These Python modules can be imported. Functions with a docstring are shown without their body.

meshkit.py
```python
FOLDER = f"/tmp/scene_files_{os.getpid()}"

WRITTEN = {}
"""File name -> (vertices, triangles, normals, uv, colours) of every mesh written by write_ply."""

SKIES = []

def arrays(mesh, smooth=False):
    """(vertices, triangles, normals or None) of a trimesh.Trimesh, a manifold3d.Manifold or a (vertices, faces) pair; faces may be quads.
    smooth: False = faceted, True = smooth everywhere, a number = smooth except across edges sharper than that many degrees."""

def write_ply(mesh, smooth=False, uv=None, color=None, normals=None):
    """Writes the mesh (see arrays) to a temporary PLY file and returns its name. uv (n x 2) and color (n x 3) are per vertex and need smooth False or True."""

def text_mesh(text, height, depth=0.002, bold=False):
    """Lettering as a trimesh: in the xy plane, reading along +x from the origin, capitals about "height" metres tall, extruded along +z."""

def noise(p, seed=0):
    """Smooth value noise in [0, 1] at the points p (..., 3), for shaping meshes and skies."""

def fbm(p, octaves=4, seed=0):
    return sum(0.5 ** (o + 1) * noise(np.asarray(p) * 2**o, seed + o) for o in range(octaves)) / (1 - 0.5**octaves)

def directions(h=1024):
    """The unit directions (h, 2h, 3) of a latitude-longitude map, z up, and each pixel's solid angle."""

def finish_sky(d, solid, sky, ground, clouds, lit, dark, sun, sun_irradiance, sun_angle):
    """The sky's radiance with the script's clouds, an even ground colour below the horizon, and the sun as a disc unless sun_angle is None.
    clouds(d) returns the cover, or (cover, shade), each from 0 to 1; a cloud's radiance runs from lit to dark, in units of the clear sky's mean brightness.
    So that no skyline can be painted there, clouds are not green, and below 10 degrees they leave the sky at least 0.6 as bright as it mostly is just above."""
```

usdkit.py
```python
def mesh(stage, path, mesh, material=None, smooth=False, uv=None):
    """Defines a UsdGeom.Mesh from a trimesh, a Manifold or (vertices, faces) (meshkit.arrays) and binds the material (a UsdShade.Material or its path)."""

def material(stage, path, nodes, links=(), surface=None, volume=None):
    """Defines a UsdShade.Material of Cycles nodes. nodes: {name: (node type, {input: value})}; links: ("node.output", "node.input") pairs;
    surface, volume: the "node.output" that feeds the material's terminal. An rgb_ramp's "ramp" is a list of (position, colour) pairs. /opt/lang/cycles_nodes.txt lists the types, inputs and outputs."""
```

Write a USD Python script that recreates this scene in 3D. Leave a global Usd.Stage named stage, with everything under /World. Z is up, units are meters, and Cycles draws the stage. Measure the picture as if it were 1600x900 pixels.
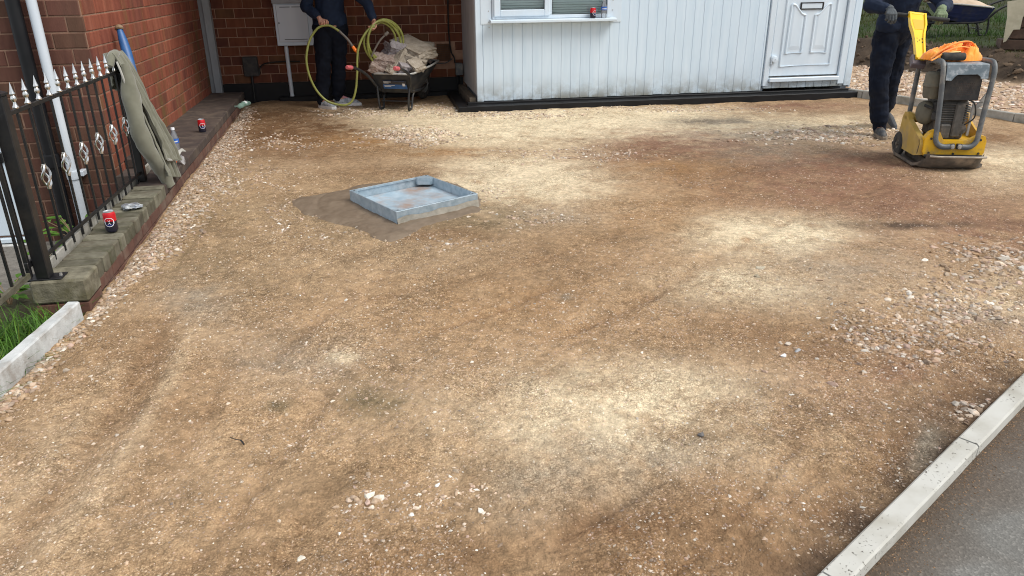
import math, random, numpy as np, trimesh, usdkit, meshkit
import manifold3d as m3
from manifold3d import Manifold
from pxr import Usd, UsdGeom, UsdLux, UsdShade, Gf, Sdf, Vt

# ------------------------------------------------------------------ camera, sky, sun, exposure
stage = Usd.Stage.CreateInMemory()
UsdGeom.SetStageUpAxis(stage, 'Z'); UsdGeom.SetStageMetersPerUnit(stage, 1.0)
UsdGeom.Xform.Define(stage, '/World'); UsdGeom.Scope.Define(stage, '/World/Looks')
CAM_Z = 1.45
CM = np.array([[0.9843182768720825, -0.17614065303951404, -0.009591671511688197],
               [-0.07689678394247318, -0.37951220280662856, -0.9219855598327803],
               [0.15875898221794946, 0.9082648062474259, -0.3871054472588145]])   # right, down, forward
FPX = 1169.45
cam = UsdGeom.Camera.Define(stage, '/World/Camera')
g = Gf.Matrix4d(1.0)
for i, row in enumerate((CM[0], -CM[1], -CM[2])): g.SetRow(i, Gf.Vec4d(*map(float, row), 0.0))
g.SetRow(3, Gf.Vec4d(0, 0, CAM_Z, 1)); cam.AddTransformOp().Set(g)
cam.CreateHorizontalApertureAttr(36.0); cam.CreateVerticalApertureAttr(20.25); cam.CreateFocalLengthAttr(36.0 * FPX / 1600)
cam.CreateClippingRangeAttr(Gf.Vec2f(0.05, 500)); cam.CreateExposureAttr(0.88)

SUN_DIR = np.array([0.62, -0.42, 0.95]); SUN_DIR /= np.linalg.norm(SUN_DIR)    # towards the sun
SUN_EL = math.asin(SUN_DIR[2]); SUN_ROT = math.atan2(SUN_DIR[0], SUN_DIR[1])
dome = UsdLux.DomeLight.Define(stage, '/World/sky')
sky_mat = usdkit.material(stage, '/World/Looks/sky_cloud', {
    's': ('sky_texture', {'sky_type': 'single_scattering', 'sun_disc': False, 'sun_elevation': SUN_EL, 'sun_rotation': SUN_ROT}),
    'tc': ('texture_coordinate', {}), 'mp': ('mapping', {'scale': (1, 1, 2.2)}),
    'n': ('noise_texture', {'scale': 2.2, 'detail': 5, 'roughness': .55}),
    'r': ('rgb_ramp', {'ramp': [(0, (4.0, 4.4, 4.85)), (.45, (5.0, 5.3, 5.7)), (.75, (6.3, 6.6, 6.9)), (1, (7.0, 7.2, 7.4))]}),
    'm': ('mix', {'fac': 0.86}), 'b': ('background_shader', {'strength': 0.095})},
    [('tc.generated', 'mp.vector'), ('mp.vector', 'n.vector'), ('n.fac', 'r.fac'), ('s.color', 'm.color1'), ('r.color', 'm.color2'), ('m.color', 'b.color')], surface='b.background')
UsdShade.MaterialBindingAPI.Apply(dome.GetPrim()).Bind(sky_mat)
dome.GetPrim().SetCustomDataByKey('kind', 'structure')
sun = UsdLux.DistantLight.Define(stage, '/World/sun')
sun.CreateIntensityAttr(0.50); sun.CreateNormalizeAttr(True); sun.CreateAngleAttr(32.0); sun.CreateColorAttr(Gf.Vec3f(1, .965, .91))
zax = SUN_DIR; xax = np.cross([0, 0, 1], zax); xax /= np.linalg.norm(xax); yax = np.cross(zax, xax)
g = Gf.Matrix4d(1.0)
for i, row in enumerate((xax, yax, zax)): g.SetRow(i, Gf.Vec4d(*map(float, row), 0.0))
sun.AddTransformOp().Set(g)

R = random.Random(7); N = np.random.default_rng(11)

# ------------------------------------------------------------------ helpers
used, loc_of = {}, {}
def numbered(path):
    n = used.get(path, 0); used[path] = n + 1
    return path if n == 0 else f'{path}_{n:03d}'
def thing(name, label, cat, loc=(0, 0, 0), group=None):
    p = numbered('/World/' + name); x = UsdGeom.Xform.Define(stage, p)
    x.AddTranslateOp().Set(Gf.Vec3d(*map(float, loc))); o = x.GetPrim(); loc_of[p] = np.array(loc, float)
    tag(o, label, cat, group); return p
def tag(o, label=None, cat=None, group=None, kind=None):
    if isinstance(o, str): o = stage.GetPrimAtPath(o)
    for k, v in (('label', label), ('category', cat), ('group', group), ('kind', kind)):
        if v: o.SetCustomDataByKey(k, v)
def mesh_of(m):
    if hasattr(m, 'to_mesh'):
        q = m.to_mesh(); return trimesh.Trimesh(np.array(q.vert_properties[:, :3]), np.array(q.tri_verts), process=False)
    if isinstance(m, (list, tuple)): return trimesh.util.concatenate([mesh_of(a) for a in m])
    return m
def obj(name, m, material, parent=None, smooth=False, label=None, kind=None, tint=None):
    """One Mesh prim; m is in world coordinates and is moved into its thing's frame."""
    m = mesh_of(m); v = np.array(m.vertices, float)
    base = parent or '/World'; p = numbered(f'{base}/{name}'); off = loc_of.get(base, np.zeros(3)); loc_of[p] = off
    F_ = np.array(m.faces); keep = np.unique(F_)
    if len(keep) < len(v): re_ = np.full(len(v), -1); re_[keep] = np.arange(len(keep)); v, F_ = v[keep], re_[F_]; tint = None if tint is None else np.asarray(tint)[keep]
    mm = trimesh.Trimesh(v - off, F_, process=False)
    q = usdkit.mesh(stage, p, mm, material, smooth=smooth)
    if tint is not None:
        UsdGeom.PrimvarsAPI(q).CreatePrimvar('tint', Sdf.ValueTypeNames.Color3fArray, 'vertex').Set(Vt.Vec3fArray.FromNumpy(np.asarray(tint, np.float32)))
    tag(q.GetPrim(), label, kind=kind); return p
def solo(name, m, material, label, cat, group=None, smooth=False):
    p = obj(name, m, material, smooth=smooth); tag(p, label, cat, group); return p
def structure(name, m, material, smooth=False, tint=None):
    return obj(name, m, material, smooth=smooth, kind='structure', tint=tint)
def bx(x0, x1, y0, y1, z0, z1, c=0.0):
    if c <= 0:
        m = trimesh.creation.box([x1 - x0, y1 - y0, z1 - z0]); m.apply_translation([(x0 + x1) / 2, (y0 + y1) / 2, (z0 + z1) / 2]); return m
    P = []
    for x, sx in ((x0, 1), (x1, -1)):
        for y, sy in ((y0, 1), (y1, -1)):
            for z, sz in ((z0, 1), (z1, -1)):
                P += [(x, y + sy * c, z + sz * c), (x + sx * c, y, z + sz * c), (x + sx * c, y + sy * c, z)]
    return trimesh.convex.convex_hull(np.array(P))
def hull(pts): return trimesh.convex.convex_hull(np.array(pts, float))
def smooth_path(pts, n=8):
    P = np.array(pts, float); out = []
    Q = np.vstack([2 * P[0] - P[1], P, 2 * P[-1] - P[-2]])
    for i in range(1, len(Q) - 2):
        for t in np.arange(n) / n:
            a, b, c, d = Q[i - 1:i + 3]
            out.append(.5 * ((2 * b) + (c - a) * t + (2 * a - 5 * b + 4 * c - d) * t * t + (3 * b - a - 3 * c + d) * t ** 3))
    return np.array(out + [P[-1]])
def tube(pts, r, seg=10, closed=False, flat=1.0, up=None):
    P = np.array(pts, float); n = len(P); rr = np.broadcast_to(np.asarray(r, float), (n,))
    T = np.gradient(P, axis=0) if not closed else np.roll(P, -1, 0) - np.roll(P, 1, 0)
    T /= np.linalg.norm(T, axis=1)[:, None] + 1e-12
    a = np.array(up if up is not None else ([0, 0, 1] if abs(T[0][2]) < .9 else [1, 0, 0]), float); U = []
    for t in T:
        a = a - t * (a @ t); a /= np.linalg.norm(a) + 1e-12; U.append(a.copy())
    U = np.array(U); V = np.cross(T, U); th = np.arange(seg) * 2 * np.pi / seg
    ring = P[:, None] + rr[:, None, None] * (np.cos(th)[None, :, None] * U[:, None] * flat + np.sin(th)[None, :, None] * V[:, None])
    v = ring.reshape(-1, 3); F = []
    for i in range(n if closed else n - 1):
        j = (i + 1) % n
        for k in range(seg):
            l = (k + 1) % seg; A, B, C, D = i * seg + k, i * seg + l, j * seg + l, j * seg + k
            F += [(A, B, C), (A, C, D)]
    if not closed:
        v = np.vstack([v, P[0], P[-1]]); a, b = len(v) - 2, len(v) - 1
        for k in range(seg):
            l = (k + 1) % seg; F += [(a, l, k), (b, (n - 1) * seg + k, (n - 1) * seg + l)]
    return trimesh.Trimesh(v, np.array(F), process=False)
def lathe(prof, c=(0, 0, 0), n=24, axis=(0, 0, 1)):
    prof = np.array(prof, float); th = np.arange(n) * 2 * np.pi / n
    v = np.stack([prof[:, 0][:, None] * np.cos(th), prof[:, 0][:, None] * np.sin(th), np.repeat(prof[:, 1][:, None], n, 1)], -1).reshape(-1, 3); F = []
    for i in range(len(prof) - 1):
        for k in range(n):
            l = (k + 1) % n; A, B, C, D = i * n + k, i * n + l, (i + 1) * n + l, (i + 1) * n + k
            F += [(A, B, C), (A, C, D)]
    m = trimesh.Trimesh(v, np.array(F), process=False)
    ax = np.array(axis, float); ax /= np.linalg.norm(ax)
    m.apply_transform(trimesh.geometry.align_vectors([0, 0, 1], ax)); m.apply_translation(c); return m
def extrude(poly, depth):
    from shapely.geometry import Polygon
    return trimesh.creation.extrude_polygon(Polygon(poly), depth, engine='earcut')
def frame_mesh(m, o, u, v, w):
    """maps local x,y,z onto u,v,w at o"""
    T = np.eye(4); T[:3, 0], T[:3, 1], T[:3, 2], T[:3, 3] = u, v, w, o
    m = m.copy(); m.apply_transform(T)
    if np.linalg.det(T[:3, :3]) < 0: m.invert()
    return m
def wallface(m, y):           # a mesh drawn in x (right), y (up), z (towards viewer) set on a wall that faces -y
    return frame_mesh(m, (0, y, 0), (1, 0, 0), (0, 0, 1), (0, -1, 0))
def sph(p, r, n=14):
    return Manifold.sphere(float(r), n).translate([float(x) for x in p])
def bones(B, length=.02, it=8, seg=14):
    parts = [Manifold.batch_hull([sph(a, ra, seg), sph(b, rb, seg)]) for a, ra, b, rb in B]
    m = Manifold.batch_boolean(parts, m3.OpType.Add).refine_to_length(length)
    t = mesh_of(m); t.merge_vertices(); v0 = np.array(t.vertices); trimesh.smoothing.filter_taubin(t, iterations=it); v1 = np.array(t.vertices); far = np.linalg.norm(v1 - v0, axis=1) > max(.8 * length, .008); v1[far] = v0[far]; t.vertices = v1; return t
def at(px, py, z=0.0):        # where the ray through a point of the photograph meets the level z
    d = CM.T @ np.array([(px - 800) / FPX, (py - 450) / FPX, 1]); t = (z - CAM_Z) / d[2]
    return d * t + [0, 0, CAM_Z]

# ------------------------------------------------------------------ materials
def pm(name, c1, c2=None, scale=6.0, rough=.6, bump=0.0, bscale=None, metal=0.0, spec=.5, stretch=(1, 1, 1), c3=None, sscale=1.5, samount=.5, trans=0.0, lo=.35, hi=.65, detail=5, sheen=0.0, dist=.004):
    c2 = c2 or c1
    nodes = {'g': ('geometry', {}), 'mp': ('mapping', {'scale': stretch}),
             'n': ('noise_texture', {'scale': scale, 'detail': detail, 'roughness': .6}), 'r': ('rgb_ramp', {'ramp': [(0, c1), (lo, c1), (hi, c2), (1, c2)]}),
             'p': ('principled_bsdf', {'roughness': rough, 'metallic': metal, 'specular_ior_level': spec, 'transmission_weight': trans, 'sheen_weight': sheen})}
    L = [('g.position', 'mp.vector'), ('mp.vector', 'n.vector'), ('n.fac', 'r.fac')]; col = 'r.color'
    if c3:
        nodes['n3'] = ('noise_texture', {'scale': sscale, 'detail': 6, 'roughness': .65}); nodes['r3'] = ('rgb_ramp', {'ramp': [(0, (0,) * 3), (.5, (0,) * 3), (.68, (samount,) * 3), (1, (samount,) * 3)]})
        nodes['m3'] = ('mix', {'color2': c3}); L += [('mp.vector', 'n3.vector'), ('n3.fac', 'r3.fac'), ('r3.color', 'm3.fac'), (col, 'm3.color1')]; col = 'm3.color'
    L.append((col, 'p.base_color'))
    if bump:
        nodes['nb'] = ('noise_texture', {'scale': bscale or scale * 6, 'detail': 4, 'roughness': .6}); nodes['b'] = ('bump', {'strength': bump, 'distance': dist})
        L += [('mp.vector', 'nb.vector'), ('nb.fac', 'b.height'), ('b.normal', 'p.normal')]
    return usdkit.material(stage, '/World/Looks/' + name, nodes, L, surface='p.BSDF')

M = {}
def brick_mat(name, c1, c2, stain, stain_amount):
    M[name] = pm(name, c1, c2, scale=9, rough=.85, bump=.5, bscale=90, stretch=(1.6, 1.6, .35), c3=stain, sscale=1.3, samount=stain_amount, spec=.25, dist=.003)
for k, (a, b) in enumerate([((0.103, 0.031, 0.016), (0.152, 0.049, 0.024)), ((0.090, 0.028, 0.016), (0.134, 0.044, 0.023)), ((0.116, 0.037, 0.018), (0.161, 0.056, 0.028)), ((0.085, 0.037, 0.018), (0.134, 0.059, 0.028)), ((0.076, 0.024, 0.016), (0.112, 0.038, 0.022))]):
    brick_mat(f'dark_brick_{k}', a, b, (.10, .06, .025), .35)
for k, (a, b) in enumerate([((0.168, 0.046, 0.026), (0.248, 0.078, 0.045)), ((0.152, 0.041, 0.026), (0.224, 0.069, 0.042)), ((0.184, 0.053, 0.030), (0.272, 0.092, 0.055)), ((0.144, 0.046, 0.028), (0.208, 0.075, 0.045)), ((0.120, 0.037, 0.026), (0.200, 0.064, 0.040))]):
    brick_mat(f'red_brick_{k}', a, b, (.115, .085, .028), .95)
for k, (a, b) in enumerate([((0.094, 0.040, 0.029), (0.130, 0.058, 0.040)), ((0.083, 0.040, 0.026), (0.122, 0.061, 0.040)), ((0.101, 0.043, 0.032), (0.144, 0.061, 0.043))]):
    brick_mat(f'brown_brick_{k}', a, b, (.10, .065, .04), .4)
M['mortar_pink'] = pm('mortar_pink', (.235, .13, .085), (.31, .185, .125), 20, .9, .4)
M['bitumen'] = pm('bitumen', (.003, .003, .0035), (.007, .007, .008), 8, .55, .3, spec=.3)
M['grey_pvc'] = pm('grey_pvc', (.22, .23, .235), (.30, .31, .32), 5, .45, .05, stretch=(1, 1, .3), c3=(.13, .12, .10), samount=.5)
M['white_pvc'] = pm('white_pvc', (.545, .635, .71), (.625, .70, .76), 4, .38, .02, stretch=(1, 1, .25), c3=(.50, .51, .50), samount=.22, sscale=3)
M['backing'] = pm('backing', (.34, .37, .40), rough=.8)
M['pipe_white'] = pm('pipe_white', (.52, .57, .62), (.60, .64, .68), 3, .35, .03, stretch=(1, 1, .2), c3=(.36, .37, .36), samount=.4)
M['pipe_black'] = pm('pipe_black', (.004, .004, .005), (.008, .008, .009), 6, .45, .05, spec=.3)
M['black_paint'] = pm('black_paint', (.004, .004, .005), (.009, .009, .009), 12, .42, .15, c3=(.03, .022, .015), samount=.3, sscale=6)
M['chrome'] = pm('chrome', (.62, .61, .58), (.74, .73, .71), 30, .24, .05, metal=1.0)
M['jacket_olive'] = pm('jacket_olive', (.125, .122, .086), (.165, .162, .12), 10, .9, .5, bscale=350, sheen=.3, dist=.002)
M['jacket_lining'] = pm('jacket_lining', (.32, .31, .28), (.42, .41, .37), 12, .9, .3, bscale=200)
M['blue_plastic'] = pm('blue_plastic', (.012, .07, .21), (.02, .10, .27), 14, .45, .2, c3=(.16, .13, .10), samount=.35, sscale=8)
M['soil_wood'] = pm('soil_wood', (.075, .055, .038), (.13, .10, .07), 10, .9, .4, c3=(.20, .17, .12), samount=.5)
M['wood'] = pm('wood', (.17, .11, .06), (.25, .17, .10), 10, .75, .3, stretch=(4, 4, .6))
M['concrete'] = pm('concrete', (.25, .235, .20), (.36, .34, .30), 12, .9, .6, c3=(.13, .12, .08), samount=.6, sscale=5)
M['concrete_pale'] = pm('concrete_pale', (.44, .44, .42), (.60, .60, .57), 9, .85, .5, bscale=120, c3=(.26, .21, .16), samount=.55, sscale=4)
M['concrete_old'] = pm('concrete_old', (.085, .075, .048), (.20, .18, .125), 16, .95, .9, bscale=90, c3=(.08, .07, .025), samount=.75, sscale=7)
for k in range(3):
    M[f'coping_{k}'] = pm(f'coping_{k}', (.058 + .022 * k, .050 + .02 * k, .030 + .015 * k), (.115 + .038 * k, .105 + .036 * k, .072 + .028 * k), 14, .95, .8, bscale=100, c3=((.05, .05, .02), (.075, .055, .035), (.055, .055, .025))[k], samount=.85, sscale=8)
M['joint_dark'] = pm('joint_dark', (.018, .018, .012), (.035, .033, .022), 20, .95)
M['coping_dark'] = pm('coping_dark', (.040, .028, .023), (.068, .047, .037), 8, .9, .6, c3=(.13, .10, .07), samount=.5, sscale=4)
M['wall_brick_dark'] = pm('wall_brick_dark', (.080, .034, .023), (.125, .055, .036), 9, .9, .6, c3=(.20, .15, .11), samount=.6, sscale=5)
M['galvanised'] = pm('galvanised', (.24, .31, .36), (.38, .45, .50), 22, .42, .12, metal=.35, c3=(.30, .36, .39), samount=.6, sscale=9)
M['tray_floor'] = pm('tray_floor', (.33, .43, .50), (.46, .55, .61), 14, .4, .12, metal=.3, c3=(.38, .20, .10), samount=.85, sscale=2.6)
M['mortar_wet'] = pm('mortar_wet', (.125, .088, .055), (.165, .12, .08), 9, .6, .5, bscale=60, c3=(.20, .15, .10), samount=.5, sscale=4)
M['cement_smear'] = pm('cement_smear', (.22, .20, .16), (.32, .29, .24), 18, .9, .7, c3=(.12, .14, .15), samount=.6)
M['navy_cloth'] = pm('navy_cloth', (.0035, .006, .014), (.006, .010, .021), 9, .9, .4, bscale=260, spec=.2, c3=(.030, .027, .026), samount=.3, sscale=5)
M['navy_jacket'] = pm('navy_jacket', (.006, .012, .028), (.011, .020, .044), 7, .8, .4, bscale=200, spec=.25)
M['black_cloth'] = pm('black_cloth', (.0035, .0045, .009), (.006, .008, .015), 9, .9, .4, bscale=260, spec=.2)
M['skin'] = pm('skin', (.36, .17, .11), (.42, .21, .14), 30, .5, .1)
M['hair'] = pm('hair', (.02, .014, .01), (.035, .025, .018), 40, .7, .5)
M['eye'] = pm('eye', (.03, .02, .015), rough=.2)
M['trainer_grey'] = pm('trainer_grey', (.22, .25, .28), (.42, .44, .46), 26, .8, .4, lo=.45, hi=.55)
M['trainer_pink'] = pm('trainer_pink', (.45, .20, .22), rough=.8)
M['sole_white'] = pm('sole_white', (.60, .58, .55), (.70, .69, .66), 14, .7, .1)
M['boot_dark'] = pm('boot_dark', (.025, .028, .034), (.05, .052, .055), 16, .7, .3, c3=(.16, .12, .08), samount=.4, sscale=8)
M['sole_dark'] = pm('sole_dark', (.14, .11, .08), (.20, .16, .12), 16, .9, .3)
M['glove'] = pm('glove', (.035, .042, .048), (.07, .08, .085), 30, .75, .4, bscale=180)
M['glove_green'] = pm('glove_green', (.10, .14, .07), (.16, .20, .11), 30, .8, .4)
M['hose'] = pm('hose', (.19, .20, .040), (.26, .27, .075), 12, .4, .05)
M['hose_grey'] = pm('hose_grey', (.12, .10, .085), rough=.5)
M['orange_plastic'] = pm('orange_plastic', (.85, .19, .01), rough=.35)
M['pink_grip'] = pm('pink_grip', (.42, .075, .085), (.52, .12, .13), 30, .6, .2)
M['barrow_black'] = pm('barrow_black', (.008, .009, .010), (.02, .02, .021), 8, .5, .2, c3=(.09, .075, .055), samount=.45, sscale=6)
M['rim_grey'] = pm('rim_grey', (.26, .25, .23), (.40, .39, .36), 22, .7, .4)
M['barrow_blue'] = pm('barrow_blue', (.008, .013, .05), (.014, .02, .07), 8, .5, .2, c3=(.10, .08, .06), samount=.4, sscale=6)
M['label_blue'] = pm('label_blue', (.012, .07, .20), (.02, .09, .25), 20, .5)
M['label_black'] = pm('label_black', (.02, .02, .024), rough=.5)
M['print_white'] = pm('print_white', (.6, .6, .6), rough=.6)
M['rubber'] = pm('rubber', (.012, .012, .012), (.028, .027, .025), 14, .85, .3, c3=(.10, .08, .06), samount=.5, sscale=9)
M['rubble_grey'] = pm('rubble_grey', (.25, .205, .155), (.38, .33, .265), 14, .95, 1.0, bscale=80, c3=(.12, .10, .075), samount=.6, sscale=6, dist=.008)
M['rubble_pink'] = pm('rubble_pink', (.22, .15, .12), (.36, .29, .25), 34, .95, 1.0, bscale=90, c3=(.14, .09, .07), samount=.7, sscale=9, dist=.008)
M['rubble_mauve'] = pm('rubble_mauve', (.22, .19, .19), (.32, .29, .29), 24, .95, 1.0, bscale=80, dist=.008)
M['yellow_paint'] = pm('yellow_paint', (.56, .30, .006), (.68, .38, .008), 7, .42, .15, c3=(.22, .15, .08), samount=.85, sscale=9)
M['yellow_dusty'] = pm('yellow_dusty', (.40, .26, .05), (.46, .31, .08), 9, .7, .2, c3=(.27, .20, .12), samount=.85, sscale=6)
M['yellow_clean'] = pm('yellow_clean', (.78, .48, .004), (.82, .53, .006), 10, .32, .05)
M['yellow_recess'] = pm('yellow_recess', (.62, .36, .004), rough=.4)
M['cover_grey'] = pm('cover_grey', (.10, .13, .15), (.17, .20, .22), 9, .45, .15, c3=(.46, .48, .49), samount=.75, sscale=18)
M['tube_grey'] = pm('tube_grey', (.075, .082, .087), (.125, .13, .13), 10, .5, .2, c3=(.29, .25, .20), samount=.55, sscale=10)
M['engine_grey'] = pm('engine_grey', (.05, .046, .04), (.10, .09, .078), 18, .7, .4, c3=(.23, .18, .13), samount=.6, sscale=9)
M['engine_dark'] = pm('engine_dark', (.014, .013, .013), (.035, .032, .03), 18, .7, .4, c3=(.11, .085, .06), samount=.4, sscale=12)
M['filter_olive'] = pm('filter_olive', (.09, .085, .06), (.14, .13, .095), 10, .75, .3, c3=(.21, .17, .11), samount=.7, sscale=6)
M['muffler_rust'] = pm('muffler_rust', (.022, .015, .013), (.06, .03, .022), 30, .75, .5)
M['plate_iron'] = pm('plate_iron', (.045, .038, .032), (.11, .09, .07), 12, .65, .5, c3=(.26, .20, .145), samount=.7, sscale=7)
M['plate_edge'] = pm('plate_edge', (.20, .165, .13), (.30, .26, .215), 20, .5, .3, metal=.3)
M['steel'] = pm('steel', (.36, .35, .33), (.48, .46, .43), 20, .4, .2, metal=.7)
M['mauve_box'] = pm('mauve_box', (.085, .065, .07), (.12, .095, .10), 12, .6, .1)
M['hivis'] = pm('hivis', (.95, .26, .012), (.98, .36, .025), 12, .7, .4, bscale=160, sheen=.3)
M['hivis_dark'] = pm('hivis_dark', (.62, .10, .01), rough=.8)
M['hivis_tape'] = pm('hivis_tape', (.90, .62, .25), rough=.5)
M['glass'] = usdkit.material(stage, '/World/Looks/window_glass', {'f': ('fresnel', {'IOR': 1.5}), 't': ('transparent_bsdf', {'color': (.955, .985, .98)}), 'gl': ('glossy_bsdf', {'roughness': .02, 'color': (.9, .95, .95)}), 'm': ('mix_closure', {})},
    [('f.fac', 'm.fac'), ('t.BSDF', 'm.closure1'), ('gl.BSDF', 'm.closure2')], surface='m.closure')
M['blind'] = pm('blind', (.66, .74, .73), (.74, .80, .79), 4, .5)
M['room_dark'] = pm('room_dark', (.10, .125, .13), rough=.9)
M['gasket'] = pm('gasket', (.03, .035, .04), rough=.7)
M['door_gap'] = pm('door_gap', (.05, .045, .04), (.10, .09, .08), 20, .9)
M['clear_plastic'] = usdkit.material(stage, '/World/Looks/clear_plastic', {'f': ('fresnel', {'IOR': 1.45}), 't': ('transparent_bsdf', {'color': (.86, .88, .90)}), 'gl': ('glossy_bsdf', {'roughness': .08}), 'd': ('diffuse_bsdf', {'color': (.55, .57, .60)}), 'm0': ('mix_closure', {'fac': .22}), 'm': ('mix_closure', {})},
    [('t.BSDF', 'm0.closure1'), ('d.BSDF', 'm0.closure2'), ('f.fac', 'm.fac'), ('m0.closure', 'm.closure1'), ('gl.BSDF', 'm.closure2')], surface='m.closure')
M['green_plastic'] = usdkit.material(stage, '/World/Looks/green_plastic', {'f': ('fresnel', {'IOR': 1.45}), 't': ('transparent_bsdf', {'color': (.55, .78, .66)}), 'gl': ('glossy_bsdf', {'roughness': .1}), 'd': ('diffuse_bsdf', {'color': (.32, .46, .40)}), 'm0': ('mix_closure', {'fac': .4}), 'm': ('mix_closure', {})},
    [('t.BSDF', 'm0.closure1'), ('d.BSDF', 'm0.closure2'), ('f.fac', 'm.fac'), ('m0.closure', 'm.closure1'), ('gl.BSDF', 'm.closure2')], surface='m.closure')
M['cap_white'] = pm('cap_white', (.75, .76, .78), rough=.4)
M['label_band'] = pm('label_band', (.02, .10, .42), (.03, .15, .50), 20, .4)
M['can_red'] = pm('can_red', (.55, .012, .02), rough=.3, metal=.2)
M['can_black'] = pm('can_black', (.012, .012, .022), rough=.3)
M['can_white'] = pm('can_white', (.8, .8, .82), rough=.3)
M['can_blue'] = pm('can_blue', (.01, .02, .12), rough=.3)
M['aluminium'] = pm('aluminium', (.66, .67, .68), (.76, .77, .78), 30, .3, .1, metal=.9)
M['foil'] = pm('foil', (.22, .25, .30), (.62, .63, .62), 40, .3, .3, metal=.6)
M['packet_orange'] = pm('packet_orange', (.75, .08, .012), (.85, .13, .02), 20, .35, .2)
M['paper_white'] = pm('paper_white', (.34, .33, .33), (.42, .41, .40), 20, .8, .2)
M['cardboard'] = pm('cardboard', (.38, .35, .25), (.46, .42, .31), 9, .85, .3, c3=(.30, .27, .19), samount=.5, sscale=6)
M['timber_dark'] = pm('timber_dark', (.045, .024, .014), (.08, .045, .028), 14, .85, .4)
M['load_sand'] = pm('load_sand', (.42, .32, .22), (.52, .41, .30), 12, .95, .9, c3=(.30, .20, .13), samount=.5)
M['kerb'] = usdkit.material(stage, '/World/Looks/kerb', {'g': ('geometry', {}), 'n': ('noise_texture', {'scale': 7, 'detail': 6}), 'r': ('rgb_ramp', {'ramp': [(0, (.22, .19, .15)), (.36, (.36, .345, .30)), (.55, (.44, .43, .39)), (1, (.50, .495, .46))]}), 'v': ('noise_texture', {'scale': 110.0, 'detail': 2}), 'vr': ('rgb_ramp', {'ramp': [(0, (1, 1, 1)), (.30, (.8, .8, .8)), (.36, (0, 0, 0)), (1, (0, 0, 0))]}),
    'n2': ('noise_texture', {'scale': 3.1, 'detail': 2}), 'r2': ('rgb_ramp', {'ramp': [(0, (0, 0, 0)), (.42, (0, 0, 0)), (.55, (1, 1, 1)), (1, (1, 1, 1))]}), 'mu': ('math', {'math_type': 'multiply'}), 'm': ('mix', {'color2': (.10, .085, .065)}), 'in': ('math', {'math_type': 'multiply', 'value2': -1}), 'b': ('bump', {'strength': .8, 'distance': .004}), 'p': ('principled_bsdf', {'roughness': .85, 'specular_ior_level': .3})},
    [('g.position', 'n.vector'), ('n.fac', 'r.fac'), ('g.position', 'v.vector'), ('v.fac', 'vr.fac'), ('g.position', 'n2.vector'), ('n2.fac', 'r2.fac'), ('vr.color', 'mu.value1'), ('r2.color', 'mu.value2'), ('mu.value', 'm.fac'), ('r.color', 'm.color1'), ('m.color', 'p.base_color'), ('mu.value', 'in.value1'), ('in.value', 'b.height'), ('b.normal', 'p.normal')], surface='p.BSDF')
M['kerb_white'] = pm('kerb_white', (.40, .41, .40), (.54, .55, .54), 11, .85, .6, bscale=140, c3=(.22, .185, .15), samount=.7, sscale=7)
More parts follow.
